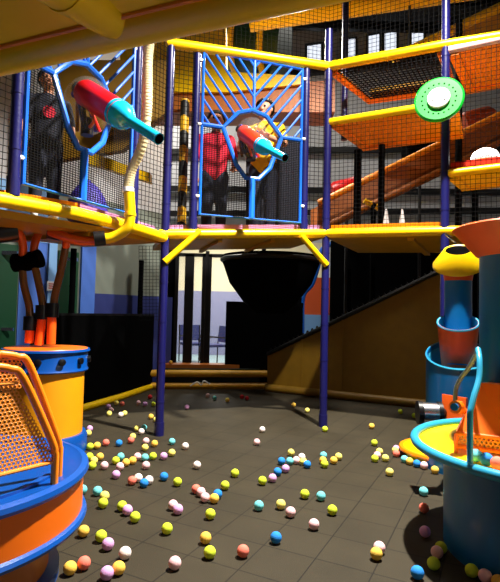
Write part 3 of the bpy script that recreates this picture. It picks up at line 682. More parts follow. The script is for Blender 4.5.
# ------------------------------------------------------------------ low black walls, pads and ochre ramp
def floorpt(px, py): return atz(px, py, 0)
k0, k1, k2 = floorpt(30, 424), floorpt(84, 411), floorpt(152, 389)
bw = struct(MB().slab([k0-A*.0, k2, k2+Z*1.22, k0+Z*1.22], nA*.06).build('wall_barrier', 'black'))
struct(MB().slab([k0+Z*1.22, k2+Z*1.22, k2+Z*1.25, k0+Z*1.25], nA*.06).build('trim_30', 'steel'))
edge_pad([floorpt(60, 417)+Z*.04, k1+Z*.04, floorpt(120, 400)+Z*.04, floorpt(150, 389.5)+Z*.04], .05, 'floor_pad', 'yellow floor pad along foot of the black wall behind yellow barrel', group=None)
k3, k4 = floorpt(268, 389), floorpt(146, 389)
edge_pad([k4+Z*.05, k3+Z*.05], .06, 'floor_pad', 'lower of two long ochre floor pads below the glazed doorway', 'brown', group=None)
edge_pad([k4+Z*.26, k3+Z*.26], .06, 'floor_pad', 'upper of two long ochre pads below the glazed doorway', 'brown', group=None)
k5 = tp(at(163, 310, k4.y), 0)
mu = tag(MB().slab([k5+Z*.05+V((0, .06, 0)), k3+Z*.05+V((0, .06, 0)), k3+Z*.34+V((0, .06, 0)), k5+Z*.34+V((0, .06, 0))], V((0, .05, 0))).build('painted_board', 'mural'), 'dark teal board with a pale scribble between two ochre pads', 'board')
sc_ = at(200, 383, k4.y-.03)
tag(MB().tube(bez([at(190, 386, k4.y-.02), at(197, 382, k4.y-.02), at(201, 385, k4.y-.02), at(204, 381, k4.y-.02), at(210, 384, k4.y-.02)]), .012, 6).build('painted_scribble', 'white', mu), 'x', 'x')
for o_ in mu.children:
    for k_ in ('label', 'category'):
        if k_ in o_: del o_[k_]
# step bench under the door and door frames
sb_ = tag(MB().slab([k5+V((0, .12, .02)), k3+V((0, .12, .02)), k3+V((0, .12, .4)), k5+V((0, .12, .4))], V((0, .33, 0))).build('padded_step', 'brown2'), 'dull orange padded step in front of the doorway', 'step')
def frame(px0, px1, D, ztop, label, th=.06, px_w=1):
    a, b = at(px0, 310, D), at(px1, 310, D)
    pts = [V((a.x, D, .3)), V((a.x, D, ztop)), V((b.x, D, ztop)), V((b.x, D, .3))]
    o = thing('door_frame', label, 'door frame', V((a.x, D, .3)))
    MB().box((a.x, D, (.3+ztop)/2), (th, .06, ztop-.3)).build('jamb', 'steel', o); MB().box((b.x, D, (.3+ztop)/2), (th, .06, ztop-.3)).build('jamb', 'steel', o)
    MB().box(((a.x+b.x)/2, D, ztop-.03), (b.x-a.x+th, .06, .06)).build('head_rail', 'steel', o); MB().box(((a.x+b.x)/2, D, .33), (b.x-a.x+th, .06, .06)).build('bottom_rail', 'steel', o)
    return o
def door(i, px0, px1, D):
    o = struct(frame(px0, px1, D, 2.35, 'x')); o.name = 'door_%d' % i; del o['label']; del o['category']; return o
d3 = door(3, 176, 203, 8.75); d4 = door(4, 209, 248, 8.78)
for px in (188.5,):
    a = at(px, 310, 8.75); MB().box((a.x, 8.75, 1.33), (.16, .06, 2.0)).build('mid_stile', 'steel', d3)
for (a_, b_, dd) in ((178, 202, d3), (211, 246, d4)):
    a, b = at(a_, 310, 8.76), at(b_, 310, 8.76); MB().box(((a.x+b.x)/2, 8.77, 1.33), (b.x-a.x, .012, 1.96)).build('glass_pane', 'pvc', dd)
a = at(206, 310, 8.76); struct(MB().box((a.x, 8.8, 1.2), (.06, .1, 2.4)).build('trim_31', 'steel'))
a = at(168, 310, 8.76); struct(MB().box((a.x, 8.8, 1.2), (.22, .1, 2.4)).build('trim_32', 'black'))
bn_ = at(198, 310, 8.76)
# armchair beyond the door
def annex_chair(c, rz, label):
    q = Matrix.Rotation(rz, 3, 'Z'); f = lambda x, y, z: V(c)+q @ V((x, y, z))
    o = thing('tube_chair', label, 'chair', c)
    MB().slab([f(-.25, -.25, .44), f(.25, -.25, .44), f(.25, .25, .44), f(-.25, .25, .44)], Z*.06).build('seat', 'dado', o)
    MB().slab([f(-.25, .25, .55), f(.25, .25, .55), f(.25, .31, .95), f(-.25, .31, .95)], q @ V((0, .05, 0))).build('backrest', 'dado', o)
    for x in (-.27, .27):
        MB().tube(bez([f(x, -.25, .01), f(x, -.25, .4), f(x, -.24, .66), f(x, .0, .68), f(x, .27, .66)], 5), .016, 8).build('arm_frame', 'steel', o)
        MB().tube([f(x, .26, .01), f(x, .27, .5), f(x, .32, .95)], .016, 8).build('rear_leg', 'steel', o)
annex_chair(V((at(213, 340, 12.2).x, 12.2, .012)), R_(-60), 'steel tube armchair seen through the right glazed door')
annex_chair(V((at(192, 340, 12.6).x, 12.6, .012)), R_(20), 'steel tube armchair seen through the left glazed door')
# big black hopper under the middle deck
hc = at(271, 262, 7.4)
hp = thing('hopper', 'large black round hopper hanging under the middle deck', 'hopper', V((hc.x, hc.y, hc.z-.78)))
MB().lathe([(.22, hc.z-.78), (.4, hc.z-.62), (.62, hc.z-.33), (.74, hc.z), (.75, 2.16), (.72, 2.16), (.7, hc.z)], (hc.x, hc.y, 0), 40).build('bowl', 'black', hp)
MB().lathe([(.745, hc.z-.02), (.77, hc.z), (.77, hc.z+.03), (.745, hc.z+.05)], (hc.x, hc.y, 0), 40).build('rim_band', 'blackgloss', hp)
for px_ in (-.45, .45): MB().tube([V((hc.x+px_, hc.y+.3, hc.z)), V((hc.x+px_, hc.y+.3, 2.16))], .03, 8).build('hanger', 'black', hp)
a, b = at(226, 310, 8.57), at(303, 310, 8.57)
tag(MB().slab([V((a.x, 8.57, 0)), V((b.x, 8.57, 0)), V((b.x, 8.57, 1.5)), V((a.x, 8.57, 1.5))], V((0, .08, 0))).build('black_divider', 'black'), 'black padded panel below the hopper, between doorway and ochre ramp', 'panel')
for px, lab in ((303, 'black strut right of the hopper beside the orange brick glimpse'),):
    a = at(px, 310, 8.1); t = MB().tube([V((a.x, 8.75, 0)), V((a.x, 8.75, 2.15))], .045, 10)
    tag(t.build('black_strut', 'black'), lab, 'strut')
# glimpses right of the hopper
a, b = at(303, 310, 10.5), at(330, 310, 10.5)
tag(MB().slab([V((a.x, 10.5, 0)), V((b.x, 10.5, 0)), V((b.x, 10.5, 2.1)), V((a.x, 10.5, 2.1))], V((0, .2, 0))).build('brick_pillar', 'brick'), 'orange brick pillar glimpsed right of the hopper', 'pillar')
tag(MB().slab([V((a.x-.1, 10.4, 0)), V((b.x, 10.4, 0)), V((b.x, 10.4, 1.3)), V((a.x-.1, 10.4, 1.3))], V((0, .1, 0))).build('pale_blue_board', 'paleblue'), 'pale blue board below the orange brick pillar', 'board')
tag(MB().tube(bez([tp(at(302, 330, 9.6), 0), at(302, 330, 9.6), at(303, 297, 9.6), at(312, 284, 9.6), at(318, 266, 9.6), at(322, 250, 9.6), at(332, 244, 9.6), at(350, 242, 9.6)]), .05, 10).build('curved_pipe', 'panel'), 'blue curved pipe right of the black hopper', 'pipe')
# ochre ramp
r0, r1 = floorpt(268, 391), floorpt(425, 408); rd = (r1-r0).normalized()
def ramp_top(px, py):
    a = (px-250)/F_PX; t = (a*r0.y-r0.x)/(rd.x-a*rd.y); p = r0+rd*t; return tp(p, zof(p, py)), p
tA, gA = ramp_top(269, 354); tB, gB = ramp_top(446, 268)
rp = thing('ramp_wall', 'ochre padded ramp side with sloping top edge behind the arena', 'ramp', gA)
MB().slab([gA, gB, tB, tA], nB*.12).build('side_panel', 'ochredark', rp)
MB().tube([tA, tB], .035, 8).build('top_lacing', 'steel', rp)
n_ = 34; zz = MB()
for k in range(n_):
    q = tA.lerp(tB, (k+.5)/n_); d = (tB-tA)/n_*.45
    zz.slab([q-d, q+d, q+Z*.075], nB*.06)
zz.build('zigzag_edge', 'steel', rp)
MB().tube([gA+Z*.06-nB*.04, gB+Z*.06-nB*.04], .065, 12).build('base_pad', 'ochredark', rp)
for px in (343, 303):
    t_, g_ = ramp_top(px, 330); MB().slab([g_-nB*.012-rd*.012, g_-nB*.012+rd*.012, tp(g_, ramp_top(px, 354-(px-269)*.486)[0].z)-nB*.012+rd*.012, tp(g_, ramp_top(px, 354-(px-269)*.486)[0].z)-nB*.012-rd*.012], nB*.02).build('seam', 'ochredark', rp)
# black back curtain added for the dark behind the ramp
a, b = at(330, 310, 9.3), at(520, 310, 9.0)
tag(MB().slab([V((a.x, 9.3, 0)), V((b.x, 9.3, 0)), V((b.x, 9.3, 2.72)), V((a.x, 9.3, 2.72))], V((0, .06, 0))).build('shade_sheet', 'black'), 'black curtain added for the dark behind the ochre ramp under the right deck', 'sheet')
p = at(431, 296, 8.0); tag(MB().ball(p, (.2, .12, .13), 18, 10).build('red_cushion', 'red'), 'dark red cushion on the ramp left of the blue fountain pipe', 'cushion')
for i, px in enumerate((348, 372)):
    a = at(px, 310, 9.0); tag(MB().tube([V((a.x, 9.0, 0)), V((a.x, 9.0, 2.15))], .05, 10).build('black_strut', 'black'), ('left of two black struts standing behind the ochre ramp', 'right of two black struts standing behind the ochre ramp')[i], 'strut')

# ------------------------------------------------------------------ overhead deck near the camera
zo = 2.26
o0, o1 = atz(0, 77, zo), atz(300, 12, zo)
od = (o1-o0).normalized(); on_ = V((od.y, -od.x, 0))     # towards the camera
if on_.dot(V((0, -1, 0))) < 0: on_ = -on_
vr = (o0.lerp(o1, .4)-CAM).normalized(); nn = od.cross(vr).normalized()
if nn.z < 0: nn = -nn
oh = thing('overhead_deck', 'large ochre yellow padded deck edge close overhead at upper left', 'deck', o0)
c0, c1 = o0-od*1.6+nn*.1, o1+od*1.4+nn*.1
MB().tube([c0, c1], .1, 28).build('edge_roll', 'yellow', oh)
MB().slab([c0-Z*.06+on_*.08, c1-Z*.06+on_*.08, c1-Z*.06+on_*.9, c0-Z*.06+on_*.9], Z*.12).build('underside', 'yellow', oh)
MB().tube([c0-Z*.062+on_*.09, c1-Z*.062+on_*.09], .01, 8).build('seam', 'orange', oh)
x0, x1 = atz(15, -45, zo)+Z*.02, atz(128, 46, zo)+nn*.1
MB().tube([x0, x0.lerp(x1, .5), x1], .092, 20).build('cross_roll', 'yellow', oh)
cR = x0.lerp(x1, .42); dR = (x1-x0).normalized()
MB().tube([cR-dR*.012, cR+dR*.012], .096, 20).build('roll_seam', 'yellow', oh)

# ------------------------------------------------------------------ left blaster station
scx, scy, SR = -1.45, 2.32, .66
zt_ = .53
st = thing('blaster_station', 'orange drum station with blue platform and orange mesh guard at near left', 'station', (scx, scy, 0))
c0 = (scx, scy, 0)
MB().lathe([(0, zt_-.03), (SR-.02, zt_-.03), (SR+.01, zt_-.035), (SR+.025, zt_-.015), (SR+.02, zt_+.005), (SR-.01, zt_+.012), (SR-.03, zt_), (0, zt_)], c0, 72).build('platform', 'baseblue', st)
MB().lathe([(SR-.1, zt_+.0), (SR-.1, zt_+.012), (SR-.13, zt_+.012), (SR-.13, zt_)], c0, 72, close=True).build('platform_lip', 'baseblue', st)
MB().lathe([(SR, .305), (SR, zt_-.03)], c0, 72).build('drum_skirt', 'drumorange', st)
MB().tube([V((scx+SR*math.cos(a*math.pi/36), scy+SR*math.sin(a*math.pi/36), .3)) for a in range(72)], .022, 8, closed=True).build('lower_rim', 'baseblue', st)
MB().lathe([(SR-.15, .05), (SR-.15, .3)], c0, 64).build('pedestal', 'brown2', st)
MB().lathe([(0, 0), (SR-.1, 0), (SR-.1, .045), (SR-.16, .06), (0, .06)], c0, 64).build('foot_ring', 'baseblue', st)
g = V((-.61, -.79, 0)); fo = V((-.845, 2.2, zt_)); Wg = .56
def guard(off, w, ins, htop, name, r=.0165):
    f = lambda s, z: fo+off+g*s+Z*z
    MB().tube([f(0, 0), f(0, .13)]+bez([f(.005, .13), f(.02, .19), f(ins*.8, htop-.06), f(ins+.02, htop-.015), f(ins+.09, htop), f(w/2, htop)], 6)[1:] + bez([f(w-ins-.09, htop), f(w-ins-.02, htop-.015), f(w-ins*.8, htop-.06), f(w-.02, .19), f(w-.005, .13)], 6)+[f(w, .13), f(w, 0)], r, 10).build(name, 'guard', st)
guard(V((0, 0, 0)), Wg, .2, .535, 'guard_frame')
guard(V((-.02, .1, .0)), Wg+.02, .2, .575, 'guard_frame')
zl, zh = .095, .46
ins = lambda x, z: x > .02+.19*max(0, (z+zl-.13)/.36) and x < Wg-.02-.19*max(0, (z+zl-.13)/.36)
pm = MB().perf(fo+Z*zl, g, Z, Wg, zh-zl, .0185, .0058, ins).build('mesh_panel', 'mesh', st)
sd = pm.modifiers.new('thick', 'SOLIDIFY'); sd.thickness = .003
pm2 = MB().perf(fo+V((-.02, .1, 0))+Z*.43, g, Z, Wg, .13, .0185, .0058, lambda x, z: .2 < x < Wg-.2).build('rear_mesh_panel', 'mesh', st)
sd = pm2.modifiers.new('thick', 'SOLIDIFY'); sd.thickness = .003
MB().tube([fo+Z*zl+g*.012, fo+Z*zl+g*(Wg-.012)], .008, 8).build('mesh_edge_bar', 'mesh', st)
MB().tube([fo+Z*zh+g*.185, fo+Z*zh+g*(Wg-.185)], .008, 8).build('mesh_edge_bar', 'mesh', st)

# ------------------------------------------------------------------ right tub with blaster
tc = V((1.70, 2.78, 0)); TR, BR = .72, .555
tb = thing('ball_tub', 'round blue tub with turquoise rim and lemon plate at near right', 'tub', tc)
MB().lathe([(BR, 0), (BR, .54)], tc, 72).build('tub_body', 'tubblue', tb)
MB().lathe([(0, .535), (TR-.02, .55), (TR-.02, .565), (0, .55)], tc, 72).build('plate', 'yfloor', tb)
MB().tube([tc+V((TR*math.cos(a*math.pi/36), TR*math.sin(a*math.pi/36), .575)) for a in range(72)], .026, 10, closed=True).build('rim_tube', 'rimteal', tb)
bc = V((1.72, 3.05, 0))
col = MB().lathe([(.265, .6), (.265, 1.70)], bc, 48).build('blue_column', 'tubblue', tb)
MB().lathe([(.265, 1.69), (.285, 1.70), (.42, 1.86), (.43, 1.865), (.42, 1.875), (.27, 1.72)], bc, 48).build('orange_funnel', 'funnel', tb)
# orange hood with mesh front, sitting on the plate
h = lambda px, py, Y: at(px, py, Y)
f1, f2, f3, f4 = h(456, 433, 2.72), h(510, 442, 2.60), h(512, 386, 2.72), h(481, 383, 2.82)
b1, b2, b3, b4 = h(456, 430, 2.95), h(512, 430, 3.1), h(512, 380, 3.1), h(479, 383, 2.95)
MB().hexa([f1, f2, f3, f4], [b1, b2, b3, b4]).build('orange_hood', 'drumorange', tb)
m0 = h(452, 461, 2.68); mu_ = (f2-f1); mu_.z = 0; ml_ = mu_.length; mu_.normalize()
pz_ = MB().perf(V((f1.x, f1.y, .6)), mu_, Z, .42, f1.z-.6, .0215, .0068).build('hood_mesh', 'mesh', tb); sd = pz_.modifiers.new('thick', 'SOLIDIFY'); sd.thickness = .003
MB().tube([V((f1.x, f1.y, f1.z)), V((f1.x, f1.y, .56))], .012, 8).tube([f1, f1+mu_*.42], .012, 8).tube([V((f1.x, f1.y, .6)), V((f1.x, f1.y, .6))+mu_*.42], .012, 8).build('mesh_frame', 'drumorange', tb)
# turquoise rails
yF = 2.44
MB().tube([h(470, 470, yF), h(470, 418, yF)]+bez([h(470, 412, yF), h(474, 396, yF+.03), h(479, 378, yF+.08), h(479.5, 360, yF+.13), h(478, 349, yF+.2)], 6), .015, 10).build('front_rail', 'rimteal', tb)
MB().tube(bez([h(478, 349, yF+.2), h(475, 357, 2.75), h(468, 369, 2.85), h(461, 378, 2.92), h(456, 389, 2.95), h(455, 404, 2.95)], 6), .013, 10).build('rear_rail', 'railgrey', tb)
k = h(457, 407, 2.72); kd = (h(449, 407, 2.62)-k).normalized()
kn = MB().tube([k-kd*.03, k+kd*.03], .034, 16).tube([k-kd*.02-Z*.035, k-kd*.02+Z*.03], .026, 12).build('handle', 'drumorange', tb)
MB().tube([k+kd*.03, k+kd*.05], .02, 16).build('handle_end', 'tubblue', kn)
MB().tube([k-kd*.03, h(468, 414, 2.82)], .018, 10).build('handle_arm', 'drumorange', kn)

# ------------------------------------------------------------------ ball fountain
fy = 4.3; fx = at(458, 300, fy).x; fc = V((fx, fy, 0)); zz = lambda y: at(458, y, fy).z
ft = thing('ball_fountain', 'ball fountain of stacked buckets with yellow cone top on turquoise pipe', 'fountain', fc)
def tilt(py, deg):
    c = V((fx, fy, zz(py))); d = V((-fx, -fy, 0)).normalized(); a = R_(deg); return c, d*math.sin(a)+Z*math.cos(a)
c, ax = tilt(258, 30)
MB().lathe([(.105, .075), (.118, .08), (.212, -.055), (.212, -.08), (.15, -.115), (.13, -.1), (.1, .03)], c, 44, axis=ax, close=True).build('yellow_cone', 'yellow', ft)
MB().lathe([(0, .074), (.106, .074)], c, 32, axis=ax).build('opening_dark_disc', 'black', ft)  # black disc standing for the dark inside the cone mouth
MB().lathe([(.117, zz(268)), (.13, zz(270)), (.115, zz(281)), (.1, zz(279))], fc, 40, close=True).build('orange_collar', 'funnel', ft)
MB().lathe([(.113, .9), (.113, zz(264)), (.1, zz(264)), (.1, .9)], fc, 40, close=True).build('blue_pipe', 'tubblue', ft)
c, ax = tilt(322, 25); c = c+V((-fx, -fy, 0)).normalized()*.12
MB().lathe([(0, -.42), (.135, -.42), (.168, .0), (.158, .002), (.128, -.3), (0, -.3)], c, 44, axis=ax).build('orange_bucket', 'funnel', ft)
MB().lathe([(.128, -.29), (.156, -.0), (.167, .006), (.172, -.004), (.167, -.012)], c, 44, axis=ax, caps=False).build('bucket_liner', 'rimteal', ft)
def cut(mb, z0, deg):      # slanted rim, low towards the front
    d = V((-fx, -fy, 0)).normalized()
    for v in mb.v:
        if v.z > z0: v.z -= math.tan(R_(deg))*(v-fc).dot(d)
    return mb
zb = zz(354)
cut(MB().lathe([(.262, 0), (.262, zb), (.252, zb), (.247, zb-.2), (0, zb-.2)], fc, 48), .5, 22).build('blue_barrel', 'tubblue', ft)
cut(MB().lathe([(.246, zb-.19), (.252, zb-.01), (.262, zb+.006), (.268, zb-.004), (.262, zb-.014)], fc, 48, caps=False), .5, 22).build('barrel_liner', 'rimteal', ft)
MB().lathe([(.0, 0), (.3, 0), (.35, .05), (.37, .09), (.35, .1), (.0, .07)], fc+V((-.02, .27, 0)), 56).build('catch_tray', 'yfloor', ft)
MB().tube([fc+V((-.02+.365*math.cos(a*math.pi/28), .27+.365*math.sin(a*math.pi/28), .085)) for a in range(56)], .024, 8, closed=True).build('tray_rim', 'orange', ft)
MB().tube(bez([at(456, 243, fy-.06), at(449, 238, fy-.05), at(445, 234, fy-.05), at(452, 237, fy-.0)], 6), .005, 6).build('hook_wire', 'chrome', ft)
(MB().hexa([h(442, 428, 3.75), h(466, 432, 3.65), h(466, 398, 3.7), h(442, 394, 3.8)], [h(444, 427, 3.9), h(468, 431, 3.85), h(468, 398, 3.9), h(444, 394, 3.95)]).build('orange_chute', 'funnel', ft))
# dark roller drum beside the ramp
rc = at(429, 413, 3.72); ro = thing('roller_motor', 'black roller with bright metal band on a bracket before the blue fountain barrel', 'roller', V((rc.x, rc.y, 0)))
ax = V((1, -.12, 0)).normalized()
MB().tube([rc-ax*.085, rc-ax*.05], .088, 24).build('rubber_end', 'blackgloss', ro)
MB().tube([rc-ax*.05, rc+ax*.06], .078, 24).build('metal_band', 'chrome', ro)
MB().tube([rc+ax*.06, rc+ax*.09], .088, 24).build('rubber_end', 'blackgloss', ro)
MB().tube([rc+ax*.08, V((fx-.12, fy-.24, rc.z))], .03, 10).build('bracket', 'steel', ro)

# ------------------------------------------------------------------ balls
BC = dict(y=('yellow', (255, 238, 120)), o=('amber', (255, 205, 85)), r=('coral', (255, 130, 110)), p=('lilac', (228, 170, 228)), k=('pale pink', (255, 205, 210)),
          l=('lime', (215, 235, 60)), t=('turquoise', (120, 220, 228)), b=('blue', (45, 140, 230)), w=('cream white', (255, 238, 232)), d=('crimson', (200, 40, 50)))
BM = {k: mat(v[0]+' foam ball', v[1], .75, bump=.15, bscale=120, spec=.2) for k, v in BC.items()}
BR_ = .0325; BMESH = {}
for k in BC:
    me = bpy.data.meshes.new('foam_ball_'+BC[k][0].replace(' ', '_')); mb = MB().ball((0, 0, 0), BR_, 24, 14)
    me.from_pydata(mb.v, [], mb.f); me.polygons.foreach_set('use_smooth', mb.sm); me.materials.append(BM[k]); BMESH[k] = me
BALLS = [  # px, py, colour, label tail, height of the surface it rests on
 (70, 568, 'o', 'left of the coral ball by the blue foot ring, near left'), (84, 563, 'r', 'right of the amber ball beside the orange drum, near left'),
 (107, 573, 'p', 'nearest the front edge, touching an amber ball at left'), (118.5, 568, 'o', 'touching the front lilac ball below the cream ball'),
 (125, 553, 'w', 'alone above the front lilac and amber pair'), (108, 544, 'p', 'below the lime ball, right of the orange drum'),
 (101, 536, 'l', 'just above a lilac ball, right of the orange drum'), (83.5, 531, 'o', 'touching the lower blue rim of the orange drum in view'),
 (122, 506, 'l', 'behind the lilac ball in a row of three'), (127.5, 510, 'p', 'between two lime balls in a row of three'), (135, 517, 'l', 'front right end of a row of three with a lilac ball'),
 (104.5, 496, 'y', 'behind a lime ball, below the turquoise ball'), (103, 503, 'l', 'touching a yellow ball, in front of the turquoise one'), (97.5, 491, 't', 'behind the yellow and lime pair near the drum'),
 (82.5, 489.5, 't', 'half hidden by the edge of the orange drum'), (82, 446.5, 'l', 'half hidden behind the blue platform rim'),
 (97, 445.5, 'o', 'left of coral and blue balls in a row of three'), (106, 442.5, 'r', 'between amber and blue balls in a row of three'), (119, 443, 'b', 'right end of a row with amber and coral balls'),
 (132.8, 436.5, 'y', 'leaning behind a coral ball left of the navy post foot'), (131, 440, 'r', 'in front of a yellow ball left of the navy post foot'),
 (146, 441, 'k', 'left of an amber ball below the navy post foot'), (154.5, 443.5, 'o', 'right of a pale pink ball below the navy post foot'), (145, 447.5, 'y', 'in front of the pale pink and amber pair below the post'),
 (89.7, 428.5, 'p', 'touching a yellow ball beside the barrel foot'), (88.4, 433, 'y', 'in front of a lilac ball beside the barrel foot'),
 (137, 428.5, 'y', 'left of turquoise in a trio beside the navy post'), (144, 427.5, 't', 'behind the trio left of the navy post foot'), (141.4, 431.5, 'w', 'front of the trio with turquoise left of the navy post'),
 (108.3, 406.5, 'p', 'far ball against the yellow floor pad, behind pale pink'), (111, 410, 'k', 'between a lilac and a yellow ball by the floor pad'), (109.2, 413.5, 'y', 'front of the three by the yellow floor pad'),
 (120.8, 414.7, 'w', 'touching a yellow ball in front of the floor pad'), (124.6, 413.3, 'y', 'right of a cream white ball in front of the floor pad'),
 (116.5, 403, 'y', 'against the yellow floor pad, left of a coral ball'), (122.2, 403.8, 'r', 'against the yellow floor pad, right of a yellow ball'),
 (138.5, 402.8, 'k', 'left of a lilac and a lime ball at the black wall'), (145, 404, 'p', 'between pale pink and lime balls at the black wall'), (153.5, 404, 'l', 'just left of the navy post near the black wall'),
 (151, 416.5, 'o', 'left of a yellow ball touching the navy post'), (156, 419.5, 'y', 'close against the left side of the navy post'),
 (89.5, 456.5, 'l', 'in a cluster beside blue platform rim, rear lime one'), (94, 460.5, 'y', 'in the middle of the cluster beside the blue platform rim'), (100, 456.5, 'o', 'rear right of the cluster beside the blue platform rim'), (92.3, 465.5, 'l', 'front of the cluster beside the blue platform rim'),
 (104.3, 465.5, 'k', 'alone right of the cluster beside the blue platform rim'),
 (120.7, 456.5, 't', 'behind a lime ball in the left middle group'), (115.8, 460.5, 'l', 'left end of the group with turquoise and pale pink'), (126, 462.5, 'o', 'left of two touching amber balls in the left group'), (132.6, 460.5, 'o', 'right of two touching amber balls in the left group'), (120, 466.5, 'k', 'front of the group with turquoise and lime at left'),
 (137.5, 456.5, 'k', 'left of a turquoise and a lime ball in a row'), (145, 457.5, 't', 'between pale pink and lime balls in a row'), (153, 456, 'l', 'right of turquoise, left of the lilac ball in a row'), (146, 465.3, 'k', 'directly in front of the turquoise ball in a row'),
 (116, 474.5, 'p', 'alone in front of the left middle group'), (132, 480.5, 'r', 'left end of four balls with a blue one'), (138.3, 477.8, 'w', 'behind coral and blue in a group of four'), (149, 480, 'w', 'right end of four balls, behind the blue one'), (144, 483, 'b', 'front of a group of four with cream white balls'),
 (172, 441.5, 't', 'right of the navy post foot, standing alone'), (185.3, 446, 'w', 'right of the turquoise ball near the navy post'), (163.7, 456, 'p', 'between a lime and a yellow ball below the post'), (171.8, 452.7, 'y', 'right of a lilac ball in front of the turquoise one'),
 (197, 465, 'w', 'alone in the middle left of the open floor'), (164, 476.5, 'b', 'alone above the lime ball at left centre'), (177.5, 481.8, 'l', 'right of and in front of a lone blue ball'),
 (196, 489, 'r', 'left rear end of a chain of five'), (201, 492, 'k', 'second in the chain of five after the coral ball'), (205.8, 497.5, 'k', 'third in the chain of five, beside the amber ball'), (213.5, 498.3, 'o', 'fourth in the chain of five, before the blue ball'), (217.6, 494, 'b', 'right rear end of the chain of five'),
 (187, 407, 'p', 'alone on far floor right of the navy post'), (207.8, 395.5, 'k', 'far back by the ochre pad, left of turquoise'), (214.6, 398, 't', 'far back by the ochre pad, right of pale pink'), (227.4, 400, 'y', 'far back alone in front of the ochre pad'),
 (242, 396.8, 'd', 'left of two crimson balls far back by the ochre pad'), (247, 398.2, 'd', 'right of two crimson balls far back by the ochre pad'), (150, 397, 'd', 'far back beside the navy post in the shade'),
 (293.8, 404.8, 'o', 'far back in the shade, left of a yellow ball near right post'), (307.3, 410.3, 'y', 'just left of the right navy post foot'), (325, 429, 'l', 'in front of the right navy post foot'),
 (262.3, 429.5, 'w', 'rear one of two pale balls on open centre floor'), (256.8, 442, 'k', 'front one of two pale balls on open centre floor'),
 (235, 473, 'l', 'behind another lime ball right of the chain of five'), (225, 485.3, 'l', 'above the blue end of the chain of five'), (210.3, 514, 'l', 'below the chain of five'),
 (258.8, 505.5, 't', 'left of a yellow ball at centre'), (280.8, 504.3, 'y', 'between turquoise and pale pink balls at centre'), (290.6, 512, 'k', 'right of and before a yellow ball at centre'),
 (304.8, 494, 'l', 'left of a turquoise ball, right of centre'), (321, 496, 't', 'right of a lime ball, right of centre'), (332.3, 510, 'l', 'alone below a turquoise ball, right of centre'), (314, 524.3, 'k', 'alone on a tile joint, right of centre front'),
 (276, 537.5, 'b', 'alone at front centre'), (243, 551, 'r', 'alone at front centre, left of a blue ball'), (209.7, 552.3, 'l', 'below an amber ball, left of coral at the front'), (205.6, 537.8, 'o', 'just above a lime ball at the front'),
 (167, 528.5, 'l', 'alone at front left centre, above the pink one'), (174.8, 563, 'k', 'nearest the front edge, left of centre'), (173, 505, 'k', 'left behind a lilac ball at left centre'), (178, 509.3, 'p', 'touching a pale pink ball at left centre'),
 (291, 452.5, 'y', 'rear top of the crescent cluster at centre'), (281.5, 461, 'b', 'left of turquoise in the crescent cluster'), (290, 461, 't', 'middle of the crescent cluster beside a blue ball'), (296.5, 460.3, 'k', 'in the crescent cluster right of the turquoise ball'), (301.8, 457, 'w', 'rear right of the crescent cluster'), (302.8, 461.5, 'y', 'left of the right hand blue ball in the crescent'), (307.3, 464.3, 'b', 'right end of the crescent cluster'),
 (285.6, 468.6, 'p', 'between two blue balls in the crescent cluster tail'), (277.6, 471.7, 'b', 'left of lilac in the tail of the crescent cluster'), (272.5, 478, 'p', 'next to the lime end of the crescent cluster tail'), (262.4, 480.6, 'l', 'left end of the crescent cluster tail'),
 (323.5, 455.3, 't', 'rear of a stack of three right of the crescent'), (323, 460.3, 'o', 'middle of a stack of three right of the crescent'), (324.6, 464, 'l', 'front of a stack of three right of the crescent'), (333.8, 460.3, 'o', 'left of a yellow ball, right of the stack of three'), (338.6, 456.5, 'y', 'right of an amber ball, right of the stack of three'),
 (371.7, 426, 'o', 'alone on the far floor at right before the ramp'), (374.4, 442.7, 'l', 'alone behind the right group of four'), (379.5, 451.5, 'y', 'rear of the right group of four'), (377.3, 455, 'k', 'middle of the right group of four'), (374.8, 458.5, 'l', 'front left of the right group of four'), (385.4, 458, 'y', 'front right of the right group of four'), (389.6, 472, 'y', 'alone in front of the right group of four'),
 (398, 450.3, 'y', 'left beside the lemon catch tray'), (407.4, 459.3, 't', 'in front of the lemon catch tray'), (400.4, 411.5, 'l', 'far back in the shade at the ramp base, left one'), (414.4, 415.5, 'l', 'beside the black roller drum'),
 (423.6, 491.3, 't', 'left of the blue tub, behind a coral ball'), (424, 508, 'r', 'left of the blue tub, below a turquoise ball'),
 (379.3, 547.5, 'k', 'behind an amber ball at front right'), (376.4, 553.7, 'o', 'in front of a pale pink ball at front right'), (417.4, 572.5, 'b', 'at front right at the edge of the tub shadow'),
 (425, 531.5, 'p', 'in the tub shadow at its rear edge'), (441, 547.5, 'l', 'in the tub shadow, rear of two lime ones'), (437, 552, 'k', 'in the tub shadow between two lime balls'), (433.6, 563.3, 'l', 'in the tub shadow, front of two lime ones'),
 (474.6, 571.6, 'l', 'in front of the tub body in its shadow'), (488.6, 575, 'k', 'in front of the tub body, right of a lime ball'), (498.5, 578, 'o', 'in front of the tub body at the right picture edge'),
 (408, 450.6, 'p', 'at the left edge of the lemon catch tray', -1), (419.6, 454.5, 'r', 'on the orange rim of the catch tray'), (420.3, 459, 'o', 'behind the blue ball at the catch tray'), (421.6, 463.5, 'b', 'in front of the amber ball at the catch tray'),
 (432.3, 460, 'k', 'just left of the turquoise tub rim'), (440.3, 468.6, 'o', 'tucked below the turquoise tub rim'),
 (476, 455.5, 't', 'on the lemon plate in front of the orange mesh', 0), (487, 459.5, 'b', 'on the lemon plate before the mesh, beside turquoise', 0), (497, 463, 'r', 'on the lemon plate before the mesh at right edge', 0),
 (171, 368.5, 'o', 'on the padded step right behind the left navy post', 5),
]
pts = []
